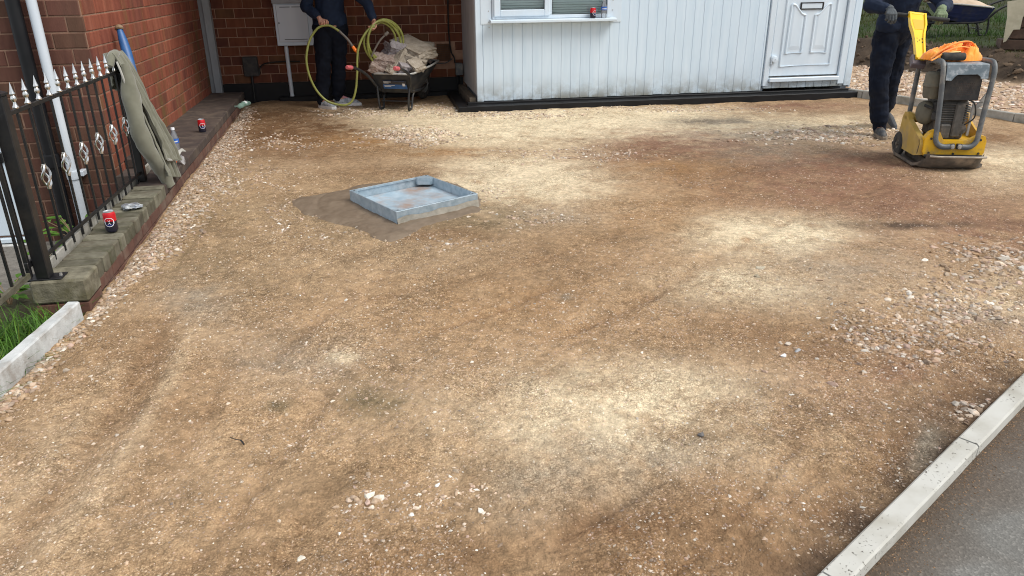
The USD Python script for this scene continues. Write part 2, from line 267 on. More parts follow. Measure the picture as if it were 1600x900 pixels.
def tint_mat(name, rough=.9, bump=.6, bscale=160, fine=60, amount=.5, spec=.2, dist=.004, voro=True):
    nodes = {'a': ('attribute', {'attribute': 'tint'}), 'g': ('geometry', {}), 'n': ('noise_texture', {'scale': fine, 'detail': 6, 'roughness': .7}),
             'r': ('rgb_ramp', {'ramp': [(0, (1 - amount,) * 3), (.32, (1 - amount * .7,) * 3), (.5, (1, 1, 1)), (.7, (1 + amount * .6,) * 3), (1, (1 + amount,) * 3)]}),
             'm': ('mix', {'mix_type': 'multiply', 'fac': 1.0}), 'nb': ('noise_texture', {'scale': bscale, 'detail': 5, 'roughness': .65}), 'b': ('bump', {'strength': bump, 'distance': dist}),
             'p': ('principled_bsdf', {'roughness': rough, 'specular_ior_level': spec})}
    L = [('g.position', 'n.vector'), ('n.fac', 'r.fac'), ('a.color', 'm.color1'), ('r.color', 'm.color2'), ('g.position', 'nb.vector'), ('b.normal', 'p.normal')]
    col = 'm.color'
    if voro:      # grains of two sizes: each its own tone, with the colour darkened between them
        nodes |= {'v': ('voronoi_texture', {'feature': 'f1', 'scale': 190.0}), 'vs': ('separate_color', {}), 'vr': ('rgb_ramp', {'ramp': [(0, (.62, .60, .58)), (.35, (.86, .85, .84)), (.7, (1.02, 1.02, 1.02)), (.9, (1.25, 1.28, 1.3)), (1, (1.6, 1.68, 1.75))]}), 'vd': ('rgb_ramp', {'ramp': [(0, (1.1,) * 3), (.45, (1.0,) * 3), (.8, (.62, .58, .54)), (1, (.5, .45, .4))]}),
                  'w': ('voronoi_texture', {'feature': 'f1', 'scale': 80.0}), 'ws': ('separate_color', {}), 'wr': ('rgb_ramp', {'ramp': [(0, (.72, .70, .68)), (.5, (.96, .96, .95)), (.86, (1.04, 1.04, 1.04)), (.94, (1.3, 1.36, 1.4)), (1, (1.65, 1.8, 1.95))]}), 'wd': ('rgb_ramp', {'ramp': [(0, (1.05,) * 3), (.5, (1.0,) * 3), (.85, (.72, .69, .66)), (1, (.6, .56, .52))]}),
                  'k': ('noise_texture', {'scale': 2.3, 'detail': 4, 'roughness': .6}), 'k1': ('map_range', {'from_min': .38, 'from_max': .62, 'to_min': .18, 'to_max': .90, 'clamp': True}), 'k2': ('map_range', {'from_min': .44, 'from_max': .66, 'to_min': .0, 'to_max': .62, 'clamp': True}), 'm2': ('mix', {'mix_type': 'multiply', 'fac': .9}), 'm3': ('mix', {'mix_type': 'multiply', 'fac': .75}), 'm4': ('mix', {'mix_type': 'multiply', 'fac': .8}), 'm5': ('mix', {'mix_type': 'multiply', 'fac': .5}), 'ad': ('math', {'math_type': 'multiply_add', 'value2': -.9}), 'ad2': ('math', {'math_type': 'multiply_add', 'value2': -1.4})}
        L += [('g.position', 'k.vector'), ('k.fac', 'k1.value'), ('k.fac', 'k2.value'), ('k1.result', 'm2.fac'), ('k1.result', 'm3.fac'), ('k2.result', 'm4.fac'), ('k2.result', 'm5.fac'), ('g.position', 'v.vector'), ('v.color', 'vs.color'), ('vs.r', 'vr.fac'), ('v.distance', 'vd.fac'), ('g.position', 'w.vector'), ('w.color', 'ws.color'), ('ws.r', 'wr.fac'), ('w.distance', 'wd.fac'),
              ('m.color', 'm2.color1'), ('vr.color', 'm2.color2'), ('m2.color', 'm3.color1'), ('vd.color', 'm3.color2'), ('m3.color', 'm4.color1'), ('wr.color', 'm4.color2'), ('m4.color', 'm5.color1'), ('wd.color', 'm5.color2'),
              ('v.distance', 'ad.value1'), ('nb.fac', 'ad.value3'), ('w.distance', 'ad2.value1'), ('ad.value', 'ad2.value3'), ('ad2.value', 'b.height')]
        col = 'm5.color'
    else: L.append(('nb.fac', 'b.height'))
    L.append((col, 'p.base_color'))
    return usdkit.material(stage, '/World/Looks/' + name, nodes, L, surface='p.BSDF')
M['ground'] = tint_mat('ground', bump=.9, bscale=190, fine=30, amount=.42)
M['stone'] = tint_mat('stone', bump=.5, bscale=120, fine=70, amount=.3, voro=False)
M['soil'] = tint_mat('soil', bump=.9, bscale=60, fine=14, amount=.45, dist=.01, voro=False)
M['leaf'] = usdkit.material(stage, '/World/Looks/leaf', {'a': ('attribute', {'attribute': 'tint'}), 'p': ('principled_bsdf', {'roughness': .55, 'specular_ior_level': .3}), 't': ('translucent_bsdf', {}), 'm': ('mix_closure', {'fac': .3})},
    [('a.color', 'p.base_color'), ('a.color', 't.color'), ('p.BSDF', 'm.closure1'), ('t.BSDF', 'm.closure2')], surface='m.closure')
M['asphalt'] = usdkit.material(stage, '/World/Looks/asphalt', {'g': ('geometry', {}), 'v': ('voronoi_texture', {'scale': 150.0}), 's': ('separate_color', {}), 'r': ('rgb_ramp', {'ramp': [(0, (.125, .120, .109)), (.55, (.145, .139, .126)), (.85, (.162, .155, .141)), (1, (.21, .20, .18))]}),
    'n': ('noise_texture', {'scale': 1.6, 'detail': 6}), 'nr': ('rgb_ramp', {'ramp': [(0, (.7, .68, .64)), (.5, (1, 1, 1)), (1, (1.25, 1.25, 1.25))]}), 'm': ('mix', {'mix_type': 'multiply', 'fac': 1.0}), 'a': ('attribute', {'attribute': 'tint'}), 'm2': ('mix', {'mix_type': 'multiply', 'fac': 1.0}),
    'b': ('bump', {'strength': .5, 'distance': .003}), 'p': ('principled_bsdf', {'roughness': .85, 'specular_ior_level': .25})},
    [('g.position', 'v.vector'), ('v.color', 's.color'), ('s.r', 'r.fac'), ('g.position', 'n.vector'), ('n.fac', 'nr.fac'), ('r.color', 'm.color1'), ('nr.color', 'm.color2'), ('m.color', 'm2.color1'), ('a.color', 'm2.color2'), ('m2.color', 'p.base_color'), ('v.distance', 'b.height'), ('b.normal', 'p.normal')], surface='p.BSDF')
# white cladding: pale blue-white, streaked, splashed with dirt along its foot
M['cladding'] = usdkit.material(stage, '/World/Looks/cladding', {'g': ('geometry', {}), 'mp': ('mapping', {'scale': (9, 9, .8)}), 'n': ('noise_texture', {'scale': 1.6, 'detail': 5}), 'r': ('rgb_ramp', {'ramp': [(0, (.44, .55, .645)), (.4, (.535, .64, .725)), (.7, (.595, .69, .765)), (1, (.64, .73, .79))]}),
    'x': ('separate_xyz', {}), 'mr': ('map_range', {'from_min': .08, 'from_max': .46, 'to_min': 1, 'to_max': 0, 'clamp': True}), 'pw': ('math', {'math_type': 'power', 'value2': 2.2}), 'nd': ('noise_texture', {'scale': 5.0, 'detail': 7, 'roughness': .7}), 'nr': ('rgb_ramp', {'ramp': [(0, (.0,) * 3), (.40, (.2,) * 3), (.58, (1,) * 3), (1, (1,) * 3)]}),
    'mu': ('math', {'math_type': 'multiply'}), 'm': ('mix', {'color2': (.20, .19, .15)}), 'p': ('principled_bsdf', {'roughness': .38, 'specular_ior_level': .4})},
    [('g.position', 'mp.vector'), ('mp.vector', 'n.vector'), ('n.fac', 'r.fac'), ('g.position', 'x.vector'), ('x.z', 'mr.value'), ('mr.result', 'pw.value1'), ('g.position', 'nd.vector'), ('nd.fac', 'nr.fac'), ('pw.value', 'mu.value1'), ('nr.color', 'mu.value2'), ('mu.value', 'm.fac'), ('r.color', 'm.color1'), ('m.color', 'p.base_color')], surface='p.BSDF')
M['cladding_side'] = pm('cladding_side', (.30, .29, .29), (.40, .39, .39), 5, .5, .05, stretch=(9, 9, .5), c3=(.17, .14, .12), samount=.6, sscale=2)  # side boards: darker copy of the white cladding with the recess shade painted in
M['brick_far'] = usdkit.material(stage, '/World/Looks/brick_far', {'g': ('geometry', {}), 'x': ('separate_xyz', {}), 'ad': ('math', {'math_type': 'add'}), 'c': ('combine_xyz', {}), 'b': ('brick_texture', {'scale': 1.0, 'brick_width': .2205, 'row_height': .1095, 'mortar_size': .006, 'color1': (.2, .05, .03), 'color2': (.14, .036, .024), 'mortar': (.34, .22, .16)}), 'p': ('principled_bsdf', {'roughness': .9})},
    [('g.position', 'x.vector'), ('x.x', 'ad.value1'), ('x.y', 'ad.value2'), ('ad.value', 'c.x'), ('x.z', 'c.y'), ('c.vector', 'b.vector'), ('b.color', 'p.base_color')], surface='p.BSDF')

# ------------------------------------------------------------------ ground
BASE = np.array((.415, .272, .151)); CREAM = np.array((.80, .665, .455)); BROWN = np.array((.215, .118, .057)); RED = np.array((.25, .132, .080)); DARK = np.array((.095, .062, .040))
OLIVE = np.array((.155, .115, .062)); GREY = np.array((.36, .30, .225)); SAND = np.array((.51, .370, .230)); WETGREY = np.array((.235, .195, .145)); ORANGE = np.array((.32, .178, .076))
PATCH = [  # place and reach in the photograph, colour, strength: spills of stone dust, damp sand, clay, and painted shade in the recess
    (860, 195, 320, 24, CREAM, 1.35), (700, 215, 150, 22, CREAM, .8), (1060, 178, 170, 12, CREAM, .8), (620, 180, 90, 12, CREAM, .8), (900, 180, 180, 10, CREAM, .6), (825, 278, 115, 38, CREAM, 1.5), (770, 262, 70, 20, CREAM, .6), (1530, 245, 90, 26, CREAM, .45),
    (450, 205, 120, 26, BROWN * .8, 1.1), (430, 180, 100, 12, BROWN * .75, .9), (330, 300, 60, 60, OLIVE * 1.6, .35), (560, 222, 110, 12, ORANGE, .7), (420, 255, 90, 20, SAND, .5), (480, 240, 160, 14, BROWN, .5), (700, 238, 100, 8, ORANGE, .6),  # first two: brown ground, darkened further to paint in the recess shade
    (1090, 232, 150, 32, RED, .85), (1080, 265, 110, 22, ORANGE, .7), (1190, 208, 110, 12, GREY, .6), (1130, 188, 80, 6, WETGREY, .8), (1240, 176, 120, 8, BROWN, .5), (1250, 165, 80, 6, RED, .8),
    (1300, 192, 110, 10, CREAM, .5), (1240, 240, 130, 22, WETGREY, .55), (1330, 262, 130, 30, RED, .75), (1300, 300, 190, 40, RED, .6), (1440, 315, 130, 30, RED, .6), (1550, 285, 70, 30, SAND, .5), (1580, 250, 60, 26, CREAM, .6), (1560, 215, 60, 16, BROWN, .6),
    (1200, 365, 115, 28, CREAM, 1.25), (1140, 345, 60, 14, CREAM, .6), (1130, 440, 75, 26, CREAM, .8), (1210, 455, 110, 30, CREAM, .45), (1320, 420, 120, 40, GREY, .35), (1530, 360, 130, 40, RED, .55), (1440, 350, 140, 5, DARK, .5), (1415, 352, 40, 4, DARK, .6),
    (990, 640, 230, 74, CREAM, .66), (860, 680, 130, 50, CREAM, .35), (700, 640, 120, 50, SAND, .35), (1050, 590, 130, 36, CREAM, .45), (960, 720, 120, 36, GREY, .4), (620, 310, 60, 20, ORANGE, .6),
    (560, 330, 200, 46, SAND, .35), (640, 420, 260, 60, SAND, .35), (330, 420, 120, 50, OLIVE, .30), (300, 470, 60, 40, GREY, .4), (480, 560, 120, 40, GREY, .35), (540, 555, 25, 8, CREAM, .6),
    (900, 400, 240, 60, BROWN, .22), (800, 470, 200, 50, ORANGE, .30), (1000, 330, 150, 40, ORANGE, .4), (1180, 520, 140, 50, BROWN, .4), (1380, 590, 160, 50, RED, .5), (1300, 660, 160, 60, BROWN, .4), (1500, 520, 120, 50, BROWN, .35), (1560, 460, 90, 40, CREAM, .35), (1560, 500, 70, 20, GREY, .4),
    (575, 620, 46, 24, OLIVE * 1.1, .72), (570, 630, 34, 16, OLIVE, .4), (433, 634, 18, 9, OLIVE * 1.1, .7), (1450, 690, 26, 44, WETGREY, .9), (1445, 730, 60, 50, DARK, .45), (1350, 830, 90, 60, DARK, .55), (1480, 640, 90, 46, DARK, .45), (1560, 580, 70, 24, DARK, .5), (1240, 890, 90, 40, DARK, .5),
    (960, 820, 90, 30, BROWN, .65), (1150, 800, 160, 70, BROWN, .45), (1000, 880, 220, 40, BROWN, .4), (700, 860, 150, 40, BROWN, .35), (520, 830, 140, 50, BROWN, .3), (640, 720, 120, 40, ORANGE, .25), (860, 760, 100, 40, GREY, .4),
    (120, 700, 90, 110, SAND, .5), (60, 830, 100, 90, SAND, .45), (330, 700, 200, 60, SAND, .22), (200, 560, 50, 60, BROWN, .35), (250, 640, 60, 70, BROWN, .3), (640, 270, 110, 10, BROWN, .5), (600, 336, 170, 48, OLIVE, .42), (1095, 684, 12, 6, DARK, .8), (885, 463, 12, 4, WETGREY, .9), (870, 335, 60, 16, GREY, .4), (760, 340, 60, 14, OLIVE, .5), (690, 365, 70, 12, BROWN, .45), (985, 210, 24, 5, DARK, .0)]
TRACK = [  # wheel and plate marks: points in the photograph, half width in metres, colour, strength, depth
    ([(255, 500), (190, 620), (90, 760), (0, 870)], .075, BROWN, .62, -.010), ([(300, 520), (240, 640), (150, 770), (40, 900)], .055, SAND, .75, .008), ([(215, 520), (140, 640), (40, 770)], .05, SAND, .5, .006), ([(360, 560), (300, 680), (200, 800)], .05, BROWN, .4, -.006),
    ([(640, 530), (720, 500), (800, 475), (860, 448)], .03, BROWN, .6, -.009), ([(880, 520), (960, 488), (1040, 450)], .03, BROWN, .5, -.008), ([(560, 470), (700, 440), (860, 400), (1000, 350)], .05, BROWN, .4, -.004), ([(740, 560), (900, 510), (1100, 420)], .05, BROWN, .32, -.004),
    ([(880, 830), (960, 790), (1030, 750)], .02, DARK, .5, -.008), ([(1130, 870), (1200, 800), (1280, 730)], .03, BROWN, .6, -.008), ([(1040, 900), (1160, 790), (1240, 700)], .03, BROWN, .5, -.006), ([(1150, 300), (1300, 262), (1390, 245)], .06, DARK, .3, -.004), ([(1180, 268), (1280, 250), (1390, 232)], .05, WETGREY, .35, -.003),
    ([(270, 420), (300, 380), (330, 330)], .03, OLIVE, .5, -.006),
    ([(1255, 893), (1370, 780), (1470, 690), (1585, 590)], .10, DARK, .80, -.008), ([(1200, 880), (1330, 760), (1440, 660), (1540, 580)], .07, BROWN, .6, -.004),
    ([(980, 470), (1120, 400), (1260, 330), (1380, 290)], .045, BROWN, .35, -.006), ([(1040, 300), (1160, 268), (1300, 232)], .04, DARK, .28, -.005), ([(420, 560), (520, 480), (640, 400)], .04, BROWN, .35, -.006), ([(700, 640), (840, 560), (980, 490)], .035, BROWN, .3, -.005), ([(300, 880), (430, 720), (520, 600)], .04, BROWN, .38, -.008), ([(420, 890), (540, 730)], .04, BROWN, .3, -.007),
    ([(880, 840), (960, 800)], .05, BROWN, .5, -.006), ([(1150, 215), (1240, 205), (1340, 196)], .05, DARK, .35, 0), ([(1456, 668), (1446, 700), (1440, 735)], .045, WETGREY * .95, .85, -.004)]
STONES = [  # place, reach, stones per square metre, smallest and largest half size in metres
    (575, 778, 30, 13, 1100, .009, .024), (545, 792, 26, 8, 300, .006, .014), (700, 775, 75, 28, 900, .006, .016), (720, 745, 60, 25, 300, .005, .011), (1460, 505, 110, 34, 1500, .008, .026), (1400, 540, 90, 26, 1100, .008, .026), (1500, 465, 90, 26, 1400, .009, .030), (1350, 520, 60, 22, 900, .007, .022), (1560, 410, 60, 24, 1000, .012, .038), (1520, 388, 60, 14, 350, .008, .022), (1440, 560, 80, 20, 450, .006, .016),
    (1535, 635, 30, 14, 1300, .012, .030), (1515, 655, 22, 8, 650, .012, .028), (1290, 212, 85, 8, 1300, .018, .045), (1340, 205, 60, 8, 700, .014, .03), (650, 214, 50, 9, 1300, .016, .04), (620, 205, 40, 8, 600, .010, .025), (440, 224, 50, 10, 450, .012, .026), (400, 285, 60, 20, 350, .008, .02), (880, 240, 100, 10, 400, .010, .024), (800, 180, 90, 5, 700, .012, .03), (560, 175, 45, 7, 800, .012, .03), (680, 172, 50, 8, 500, .012, .03), (1050, 170, 120, 4, 500, .012, .028),
    (830, 340, 60, 12, 500, .009, .022), (770, 300, 25, 12, 500, .01, .02), (440, 340, 26, 22, 800, .008, .02), (520, 365, 50, 10, 400, .008, .02), (700, 378, 60, 14, 350, .008, .02), (420, 470, 90, 30, 260, .005, .012), (540, 555, 40, 14, 500, .004, .011), (560, 600, 60, 20, 300, .004, .010), (780, 550, 40, 16, 380, .004, .011), (735, 655, 40, 14, 420, .004, .012), (960, 665, 60, 18, 400, .004, .010), (1250, 640, 80, 30, 160, .005, .012), (470, 720, 90, 40, 200, .004, .010), (300, 700, 60, 30, 160, .004, .009), (870, 800, 60, 24, 300, .004, .010), (1100, 735, 90, 36, 300, .004, .009), (640, 870, 90, 24, 220, .004, .012), (1180, 478, 70, 20, 160, .006, .014), (1100, 455, 40, 12, 250, .006, .014), (1090, 285, 50, 8, 180, .008, .02), (1200, 545, 50, 14, 160, .006, .014),
    (950, 245, 50, 8, 400, .010, .022), (100, 660, 20, 20, 200, .006, .012), (350, 850, 90, 40, 150, .004, .009)]
LAT = np.random.default_rng(5).random((64, 256, 256))
def noise2(x, y, seed):
    i, j = np.floor(x).astype(np.int32), np.floor(y).astype(np.int32); u, w = x - i, y - j; u, w = u * u * (3 - 2 * u), w * w * (3 - 2 * w); L = LAT[seed % 64]; i0, j0, i1, j1 = i & 255, j & 255, (i + 1) & 255, (j + 1) & 255
    return (L[i0, j0] * (1 - u) + L[i1, j0] * u) * (1 - w) + (L[i0, j1] * (1 - u) + L[i1, j1] * u) * w
def warp(x, y, s, k, seed):
    x, y = np.asarray(x, float) * s + k * 17.3, np.asarray(y, float) * s - k * 9.1
    return (noise2(x, y, seed) * 4 + noise2(x * 2, y * 2, seed + 1) * 2 + noise2(x * 4, y * 4, seed + 2)) / 7 - .5
def patch_uv(px, py, rx, ry):
    c, a, b = at(px, py), at(px + rx, py), at(px, py + ry)
    A = np.stack([(a - c)[:2], (b - c)[:2]], 1); return c[:2], np.linalg.inv(A)
def weight(x, y, px, py, rx, ry, wx, wy, sharp=2.0):
    c, I = patch_uv(px, py, rx, ry); dx, dy = x - c[0] + wx, y - c[1] + wy
    s, t = I[0, 0] * dx + I[0, 1] * dy, I[1, 0] * dx + I[1, 1] * dy
    return np.exp(-np.clip(s * s + t * t, 0, 40) ** (sharp / 2) * .8)
def track_dist(x, y, pts):
    P = np.array([at(*p)[:2] for p in smooth_path([(a, b, 0) for a, b in pts], 4)[:, :2]]); d = np.full(x.shape, 9.0)
    q = (x > P[:, 0].min() - .4) & (x < P[:, 0].max() + .4) & (y > P[:, 1].min() - .4) & (y < P[:, 1].max() + .4); X, Y, D = x[q], y[q], d[q]
    for a, b in zip(P[:-1], P[1:]):
        ab = b - a; t = np.clip(((X - a[0]) * ab[0] + (Y - a[1]) * ab[1]) / (ab @ ab), 0, 1)
        D = np.minimum(D, np.hypot(X - a[0] - t * ab[0], Y - a[1] - t * ab[1]))
    d[q] = D; return d
WALL_X = lambda y: -1.43 - .028 * (y - 3.5)            # right face of the low wall
def ground_z(x, y):
    x, y = np.asarray(x, float), np.asarray(y, float)
    z = .022 * warp(x, y, .7, 1, 3) + .019 * warp(x, y, 3.2, 2, 4) + .013 * warp(x, y, 11, 3, 5)
    near = np.exp(-np.clip(np.hypot(x, y - 2.5) / 4, 0, 9) ** 2)
    z = z + .009 * near * warp(x, y, 38, 4, 6)
    for pts, w, col, s, dep in TRACK:
        z = z + 1.5 * dep * np.exp(-(track_dist(x, y, pts) / w) ** 2)
    z = z - .030 * np.exp(-np.clip((x - WALL_X(np.clip(y, 3.4, 9))) / .10, 0, 9) ** 2)
    # settled towards the flush edging stones in front
    d = (x - 1.032) * .532 - (y - 1.347) * .847
    z = z - .012 * np.exp(-(np.clip(-d, 0, 9) / .12) ** 2)
    return z
def ground_col(x, y):
    wx, wy = .22 * warp(x, y, 1.6, 5, 8) + .10 * warp(x, y, 6, 6, 9), .22 * warp(x, y, 1.6, 7, 12) + .10 * warp(x, y, 6, 8, 13)
    c = np.broadcast_to(BASE, x.shape + (3,)).copy()
    n = warp(x, y, 1.3, 9, 15)[..., None]; c = c * (1 + .30 * n)
    n2 = np.clip(warp(x, y, 4.5, 10, 17) * 3, -1, 1)[..., None]; c = c * (1 - np.clip(n2, 0, 1) * .28) + np.clip(-n2, 0, 1) * .30 * (SAND - c)
    fine = np.clip(1 + 1.3 * warp(x, y, 34, 2, 44), .35, 1.5); modu = [np.clip((.95 + 1.9 * warp(x, y, 8, k, 19 + k)) * fine, .12, 1.3) for k in range(4)]; modt = np.clip(.8 + 2.0 * warp(x, y, 12, 3, 23), .1, 1.3)
    for i, (px, py, rx, ry, col, s) in enumerate(PATCH):
        ws = min(1.0, .25 + 1.1 * (rx * ry) / 3000.) * (.55 if ry < 30 else .8); w0 = weight(x, y, px, py, rx, ry, wx * ws, wy * ws); q = w0 > .004
        w = np.clip(w0[q] * s * (1.22 if col[0] < .4 else 1.0) * modu[i % 4][q], 0, 1)[:, None]; c[q] += w * (col - c[q])
    for pts, wd, col, s, dep in TRACK:
        w0 = np.exp(-(track_dist(x + .15 * wx, y + .15 * wy, pts) / (wd * .8)) ** 2) * s * (1 if s >= .75 else .62); q = w0 > .004
        w = np.clip(w0[q] * modt[q], 0, 1)[:, None]; c[q] += w * (col - c[q])
    n3 = warp(x, y, 24, 11, 25)[..., None]; n4 = warp(x, y, 70, 12, 27)[..., None]
    c = c * np.clip(1 + .42 * n3 + .40 * n4, .45, 1.6)
    return np.clip(c * .90, .02, .8)
def graded(a, b, step):
    out = [a]
    while out[-1] < b: out.append(out[-1] + step(out[-1]))
    return np.array(out)
def sheet(xs, ys, zf):
    X, Y = np.meshgrid(xs, ys); Z = zf(X, Y); v = np.stack([X, Y, Z], -1).reshape(-1, 3); n, m = len(xs), len(ys)
    i = (np.arange(m - 1)[:, None] * n + np.arange(n - 1)[None]).ravel()
    f = np.concatenate([np.stack([i, i + 1, i + n + 1], 1), np.stack([i, i + n + 1, i + n], 1)]); return v, f
KA, KB = np.array([1.037, 1.342]), np.array([2.387, 2.157]); KD = (KB - KA) / np.linalg.norm(KB - KA); KN = np.array([KD[1], -KD[0]])   # edging along the pavement
def front_side(x, y): return (x - KA[0]) * KN[0] + (y - KA[1]) * KN[1]   # positive beyond the edging, on the pavement
EA, EB = np.array([5.83, 8.67]), np.array([6.44, 6.61]); ED = (EB - EA) / np.linalg.norm(EB - EA); EN = np.array([-ED[1], ED[0]])      # edging of the garden
def right_side(x, y): return (x - EA[0]) * EN[0] + (y - EA[1]) * EN[1]
xs = graded(-1.72, 7.6, lambda x: .0085 if x < 2.6 else .013); ys = graded(1.05, 10.03, lambda y: .0055 + .0022 * max(y - 1.8, 0))
v, f = sheet(xs, ys, ground_z)
bad = (front_side(v[:, 0], v[:, 1]) > .03) | (right_side(v[:, 0], v[:, 1]) > .03) | ((v[:, 1] > 3.42) & (v[:, 0] < WALL_X(v[:, 1]) - .03)) | ((v[:, 1] <= 3.47) & (v[:, 0] < -1.46 - .10 * (3.45 - v[:, 1]) - .03))
f = f[~bad[f].any(1)]; keep = np.unique(f); re = np.full(len(v), -1); re[keep] = np.arange(len(keep)); v, f = v[keep], re[f]
structure('driveway_ground', trimesh.Trimesh(v, f, process=False), M['ground'], smooth=True, tint=ground_col(v[:, 0], v[:, 1]))
# subsoil far below everything, so that the land goes on outside the frame
structure('surrounding_ground', bx(-60, 60, -40, 90, -.9, -.62), M['concrete'])

ICO = trimesh.creation.icosphere(0); OCT = (np.array([(1, 0, 0), (-1, 0, 0), (0, 1, 0), (0, -1, 0), (0, 0, 1), (0, 0, -1)], float), np.array([(0, 2, 4), (2, 1, 4), (1, 3, 4), (3, 0, 4), (2, 0, 5), (1, 2, 5), (3, 1, 5), (0, 3, 5)]))
def stones_mesh(P, S, C, big=.0075, lift=.02, flat=(.38, .78)):
    V, F, T, n = [], [], [], 0
    for sel, (bv, bf) in ((S >= big, (np.array(ICO.vertices), np.array(ICO.faces))), (S < big, OCT)):
        p, s, c = P[sel], S[sel], C[sel]; k = len(p)
        if not k: continue
        v = bv[None] * (1 + N.uniform(-.34, .34, (k, len(bv), 1))) + N.uniform(-.16, .16, (k, len(bv), 3))
        v = v * np.stack([N.uniform(.75, 1.35, k), N.uniform(.6, 1.0, k), N.uniform(*flat, k)], -1)[:, None]
        a = N.uniform(0, 2 * np.pi, k); t = N.uniform(-.5, .5, k)
        y, z = v[..., 1] * np.cos(t)[:, None] - v[..., 2] * np.sin(t)[:, None], v[..., 1] * np.sin(t)[:, None] + v[..., 2] * np.cos(t)[:, None]
        x = v[..., 0]; v = np.stack([x * np.cos(a)[:, None] - y * np.sin(a)[:, None], x * np.sin(a)[:, None] + y * np.cos(a)[:, None], z], -1)
        v = v * s[:, None, None] + p[:, None] + np.array([0, 0, 1]) * (s * lift)[:, None, None]
        V.append(v.reshape(-1, 3)); T.append(np.repeat(c, len(bv), 0)); F.append((bf[None] + (np.arange(k) * len(bv))[:, None, None]).reshape(-1, 3) + n); n += k * len(bv)
    return trimesh.Trimesh(np.vstack(V), np.vstack(F), process=False), np.vstack(T)
PALE = [(.62, .50, .39), (.56, .41, .31), (.68, .60, .51), (.48, .37, .28), (.53, .38, .31), (.42, .31, .22), (.76, .71, .63), (.36, .29, .24)]
def stone_tints(k, dust=None, mix=.3):
    c = np.array(PALE)[N.integers(0, len(PALE), k)] * N.uniform(.72, 1.1, (k, 1))
    if dust is not None: c = c + N.beta(1.5, 2.0, (k, 1)) * mix * 2 * (dust - c)
    return np.clip(c, .03, .85)
def ok_spot(x, y): return (front_side(x, y) < -.02) & (right_side(x, y) < -.02) & (x > np.where(y > 3.42, WALL_X(y) + .012, -1.44 - .10 * (3.45 - y))) & ~((x > .9) & (y > 8.6)) & (y < 9.98)
P, S = [], []
for px, py, rx, ry, dens, s0, s1 in STONES:
    c, I = patch_uv(px, py, rx, ry); A = np.linalg.inv(I); area = abs(np.linalg.det(A)) * np.pi * 1.6; k = int(dens * area * 1.9); s0, s1 = s0 * .62, s1 * .80
    q = N.normal(0, .62, (k, 2)); q += .35 * np.stack([np.sin(q[:, 1] * 4 + px), np.cos(q[:, 0] * 4 + py)], 1)
    P.append(c + q @ A.T); S.append(s0 + (s1 - s0) * N.beta(1.0, 2.9, k))
k = 9500                                                     # the heap of pale stones left along the low wall
y = 3.5 + 6.2 * N.beta(1.0, 1.35, k); w = np.interp(y, [3.5, 3.8, 4.4, 5.6, 6.6, 7.6, 9.7], [.06, .10, .20, .34, .32, .20, .13]); P.append(np.stack([WALL_X(y) + .01 + w * np.abs(N.normal(0, .55, k)), y], 1)); S.append(.0045 + .017 * N.beta(1.0, 2.9, k))
k = 420; y = N.uniform(2.45, 3.5, k); P.append(np.stack([-1.43 - .10 * (3.45 - y) + .08 * np.abs(N.normal(0, .6, k)), y], 1)); S.append(.006 + .017 * N.beta(1.2, 2.2, k))
heap = np.vstack(P); hs = np.concatenate(S)
k = 110000; y = 1.1 + 5.4 * N.beta(1.0, 2.3, k); x = N.uniform(-1.6, 1, k) * 0 + (-.12 - .62 * y + N.uniform(0, 1, k) * (1.62 * y + .55)); grit = np.stack([x, y], 1); gs = np.clip(.0019 * N.lognormal(0, .48, k) * (1 + .22 * (y - 1.5)), .0012, .0075)
keepn = meshkit.fbm(np.stack([x * 2.2, y * 2.2, 0 * x], -1), 3, 31) > N.uniform(.25, .70, k); grit, gs = grit[keepn], gs[keepn]
k = 15000; y = N.uniform(1.1, 9.3, k); x = -1.5 + N.uniform(0, 1, k) * 8.6; P2 = np.stack([x, y], 1); s2 = .0025 + .012 * N.beta(.8, 4.2, k)
k = 46000; y = 1.15 + 3.6 * N.beta(1.0, 1.7, k); x = (-.12 - .62 * y + N.uniform(0, 1, k) * (1.62 * y + .55)); cl = meshkit.fbm(np.stack([x * 3.1, y * 3.1, 0 * x], -1), 3, 33) + .35 * (meshkit.fbm(np.stack([x * 11, y * 11, 0 * x], -1), 2, 35) - .5); keepc = cl > N.uniform(.46, .74, k)
P3 = np.stack([x, y], 1)[keepc]; s3 = .0022 + .0065 * N.beta(1.0, 3.0, len(P3))      # gritty clumps of chips in the near ground
P = np.vstack([heap, grit, P2, P3]); S = np.concatenate([hs, gs, s2, s3]); src = np.concatenate([np.zeros(len(heap)), np.ones(len(grit)), np.full(len(P2), 2), np.full(len(P3), 3)])
o = ok_spot(P[:, 0], P[:, 1]); P, S, src = P[o], S[o], src[o]
gc = ground_col(P[:, 0], P[:, 1]); T = stone_tints(len(P), gc, .55) * N.uniform(.66, 1.12, (len(P), 1)); nr = (src == 0) & (P[:, 1] < 2.6) & (P[:, 0] > -1.2) & (P[:, 0] < 1.0); T[nr] = stone_tints(int(nr.sum()), gc[nr], .22) * 1.12; T[src == 3] = stone_tints(int((src == 3).sum()), gc[src == 3], .6) * N.uniform(.65, 1.12, (int((src == 3).sum()), 1))
T[src == 1] = (stone_tints(int((src == 1).sum())) * .58 + gc[src == 1] * .55); T[src == 2] = T[src == 2] * .55 + gc[src == 2] * .5
isheap = (src == 0)
for nm, sel in (('loose_stones', isheap), ('grit', ~isheap)):
    m, t = stones_mesh(np.column_stack([P[sel], ground_z(P[sel, 0], P[sel, 1])]), S[sel], T[sel]); p = obj(nm, m, M['stone'], kind='stuff', tint=t)
    tag(p, 'pale broken limestone lying in patches and along the low wall' if nm == 'loose_stones' else 'fine grit bedded all over the brown drive', 'gravel')
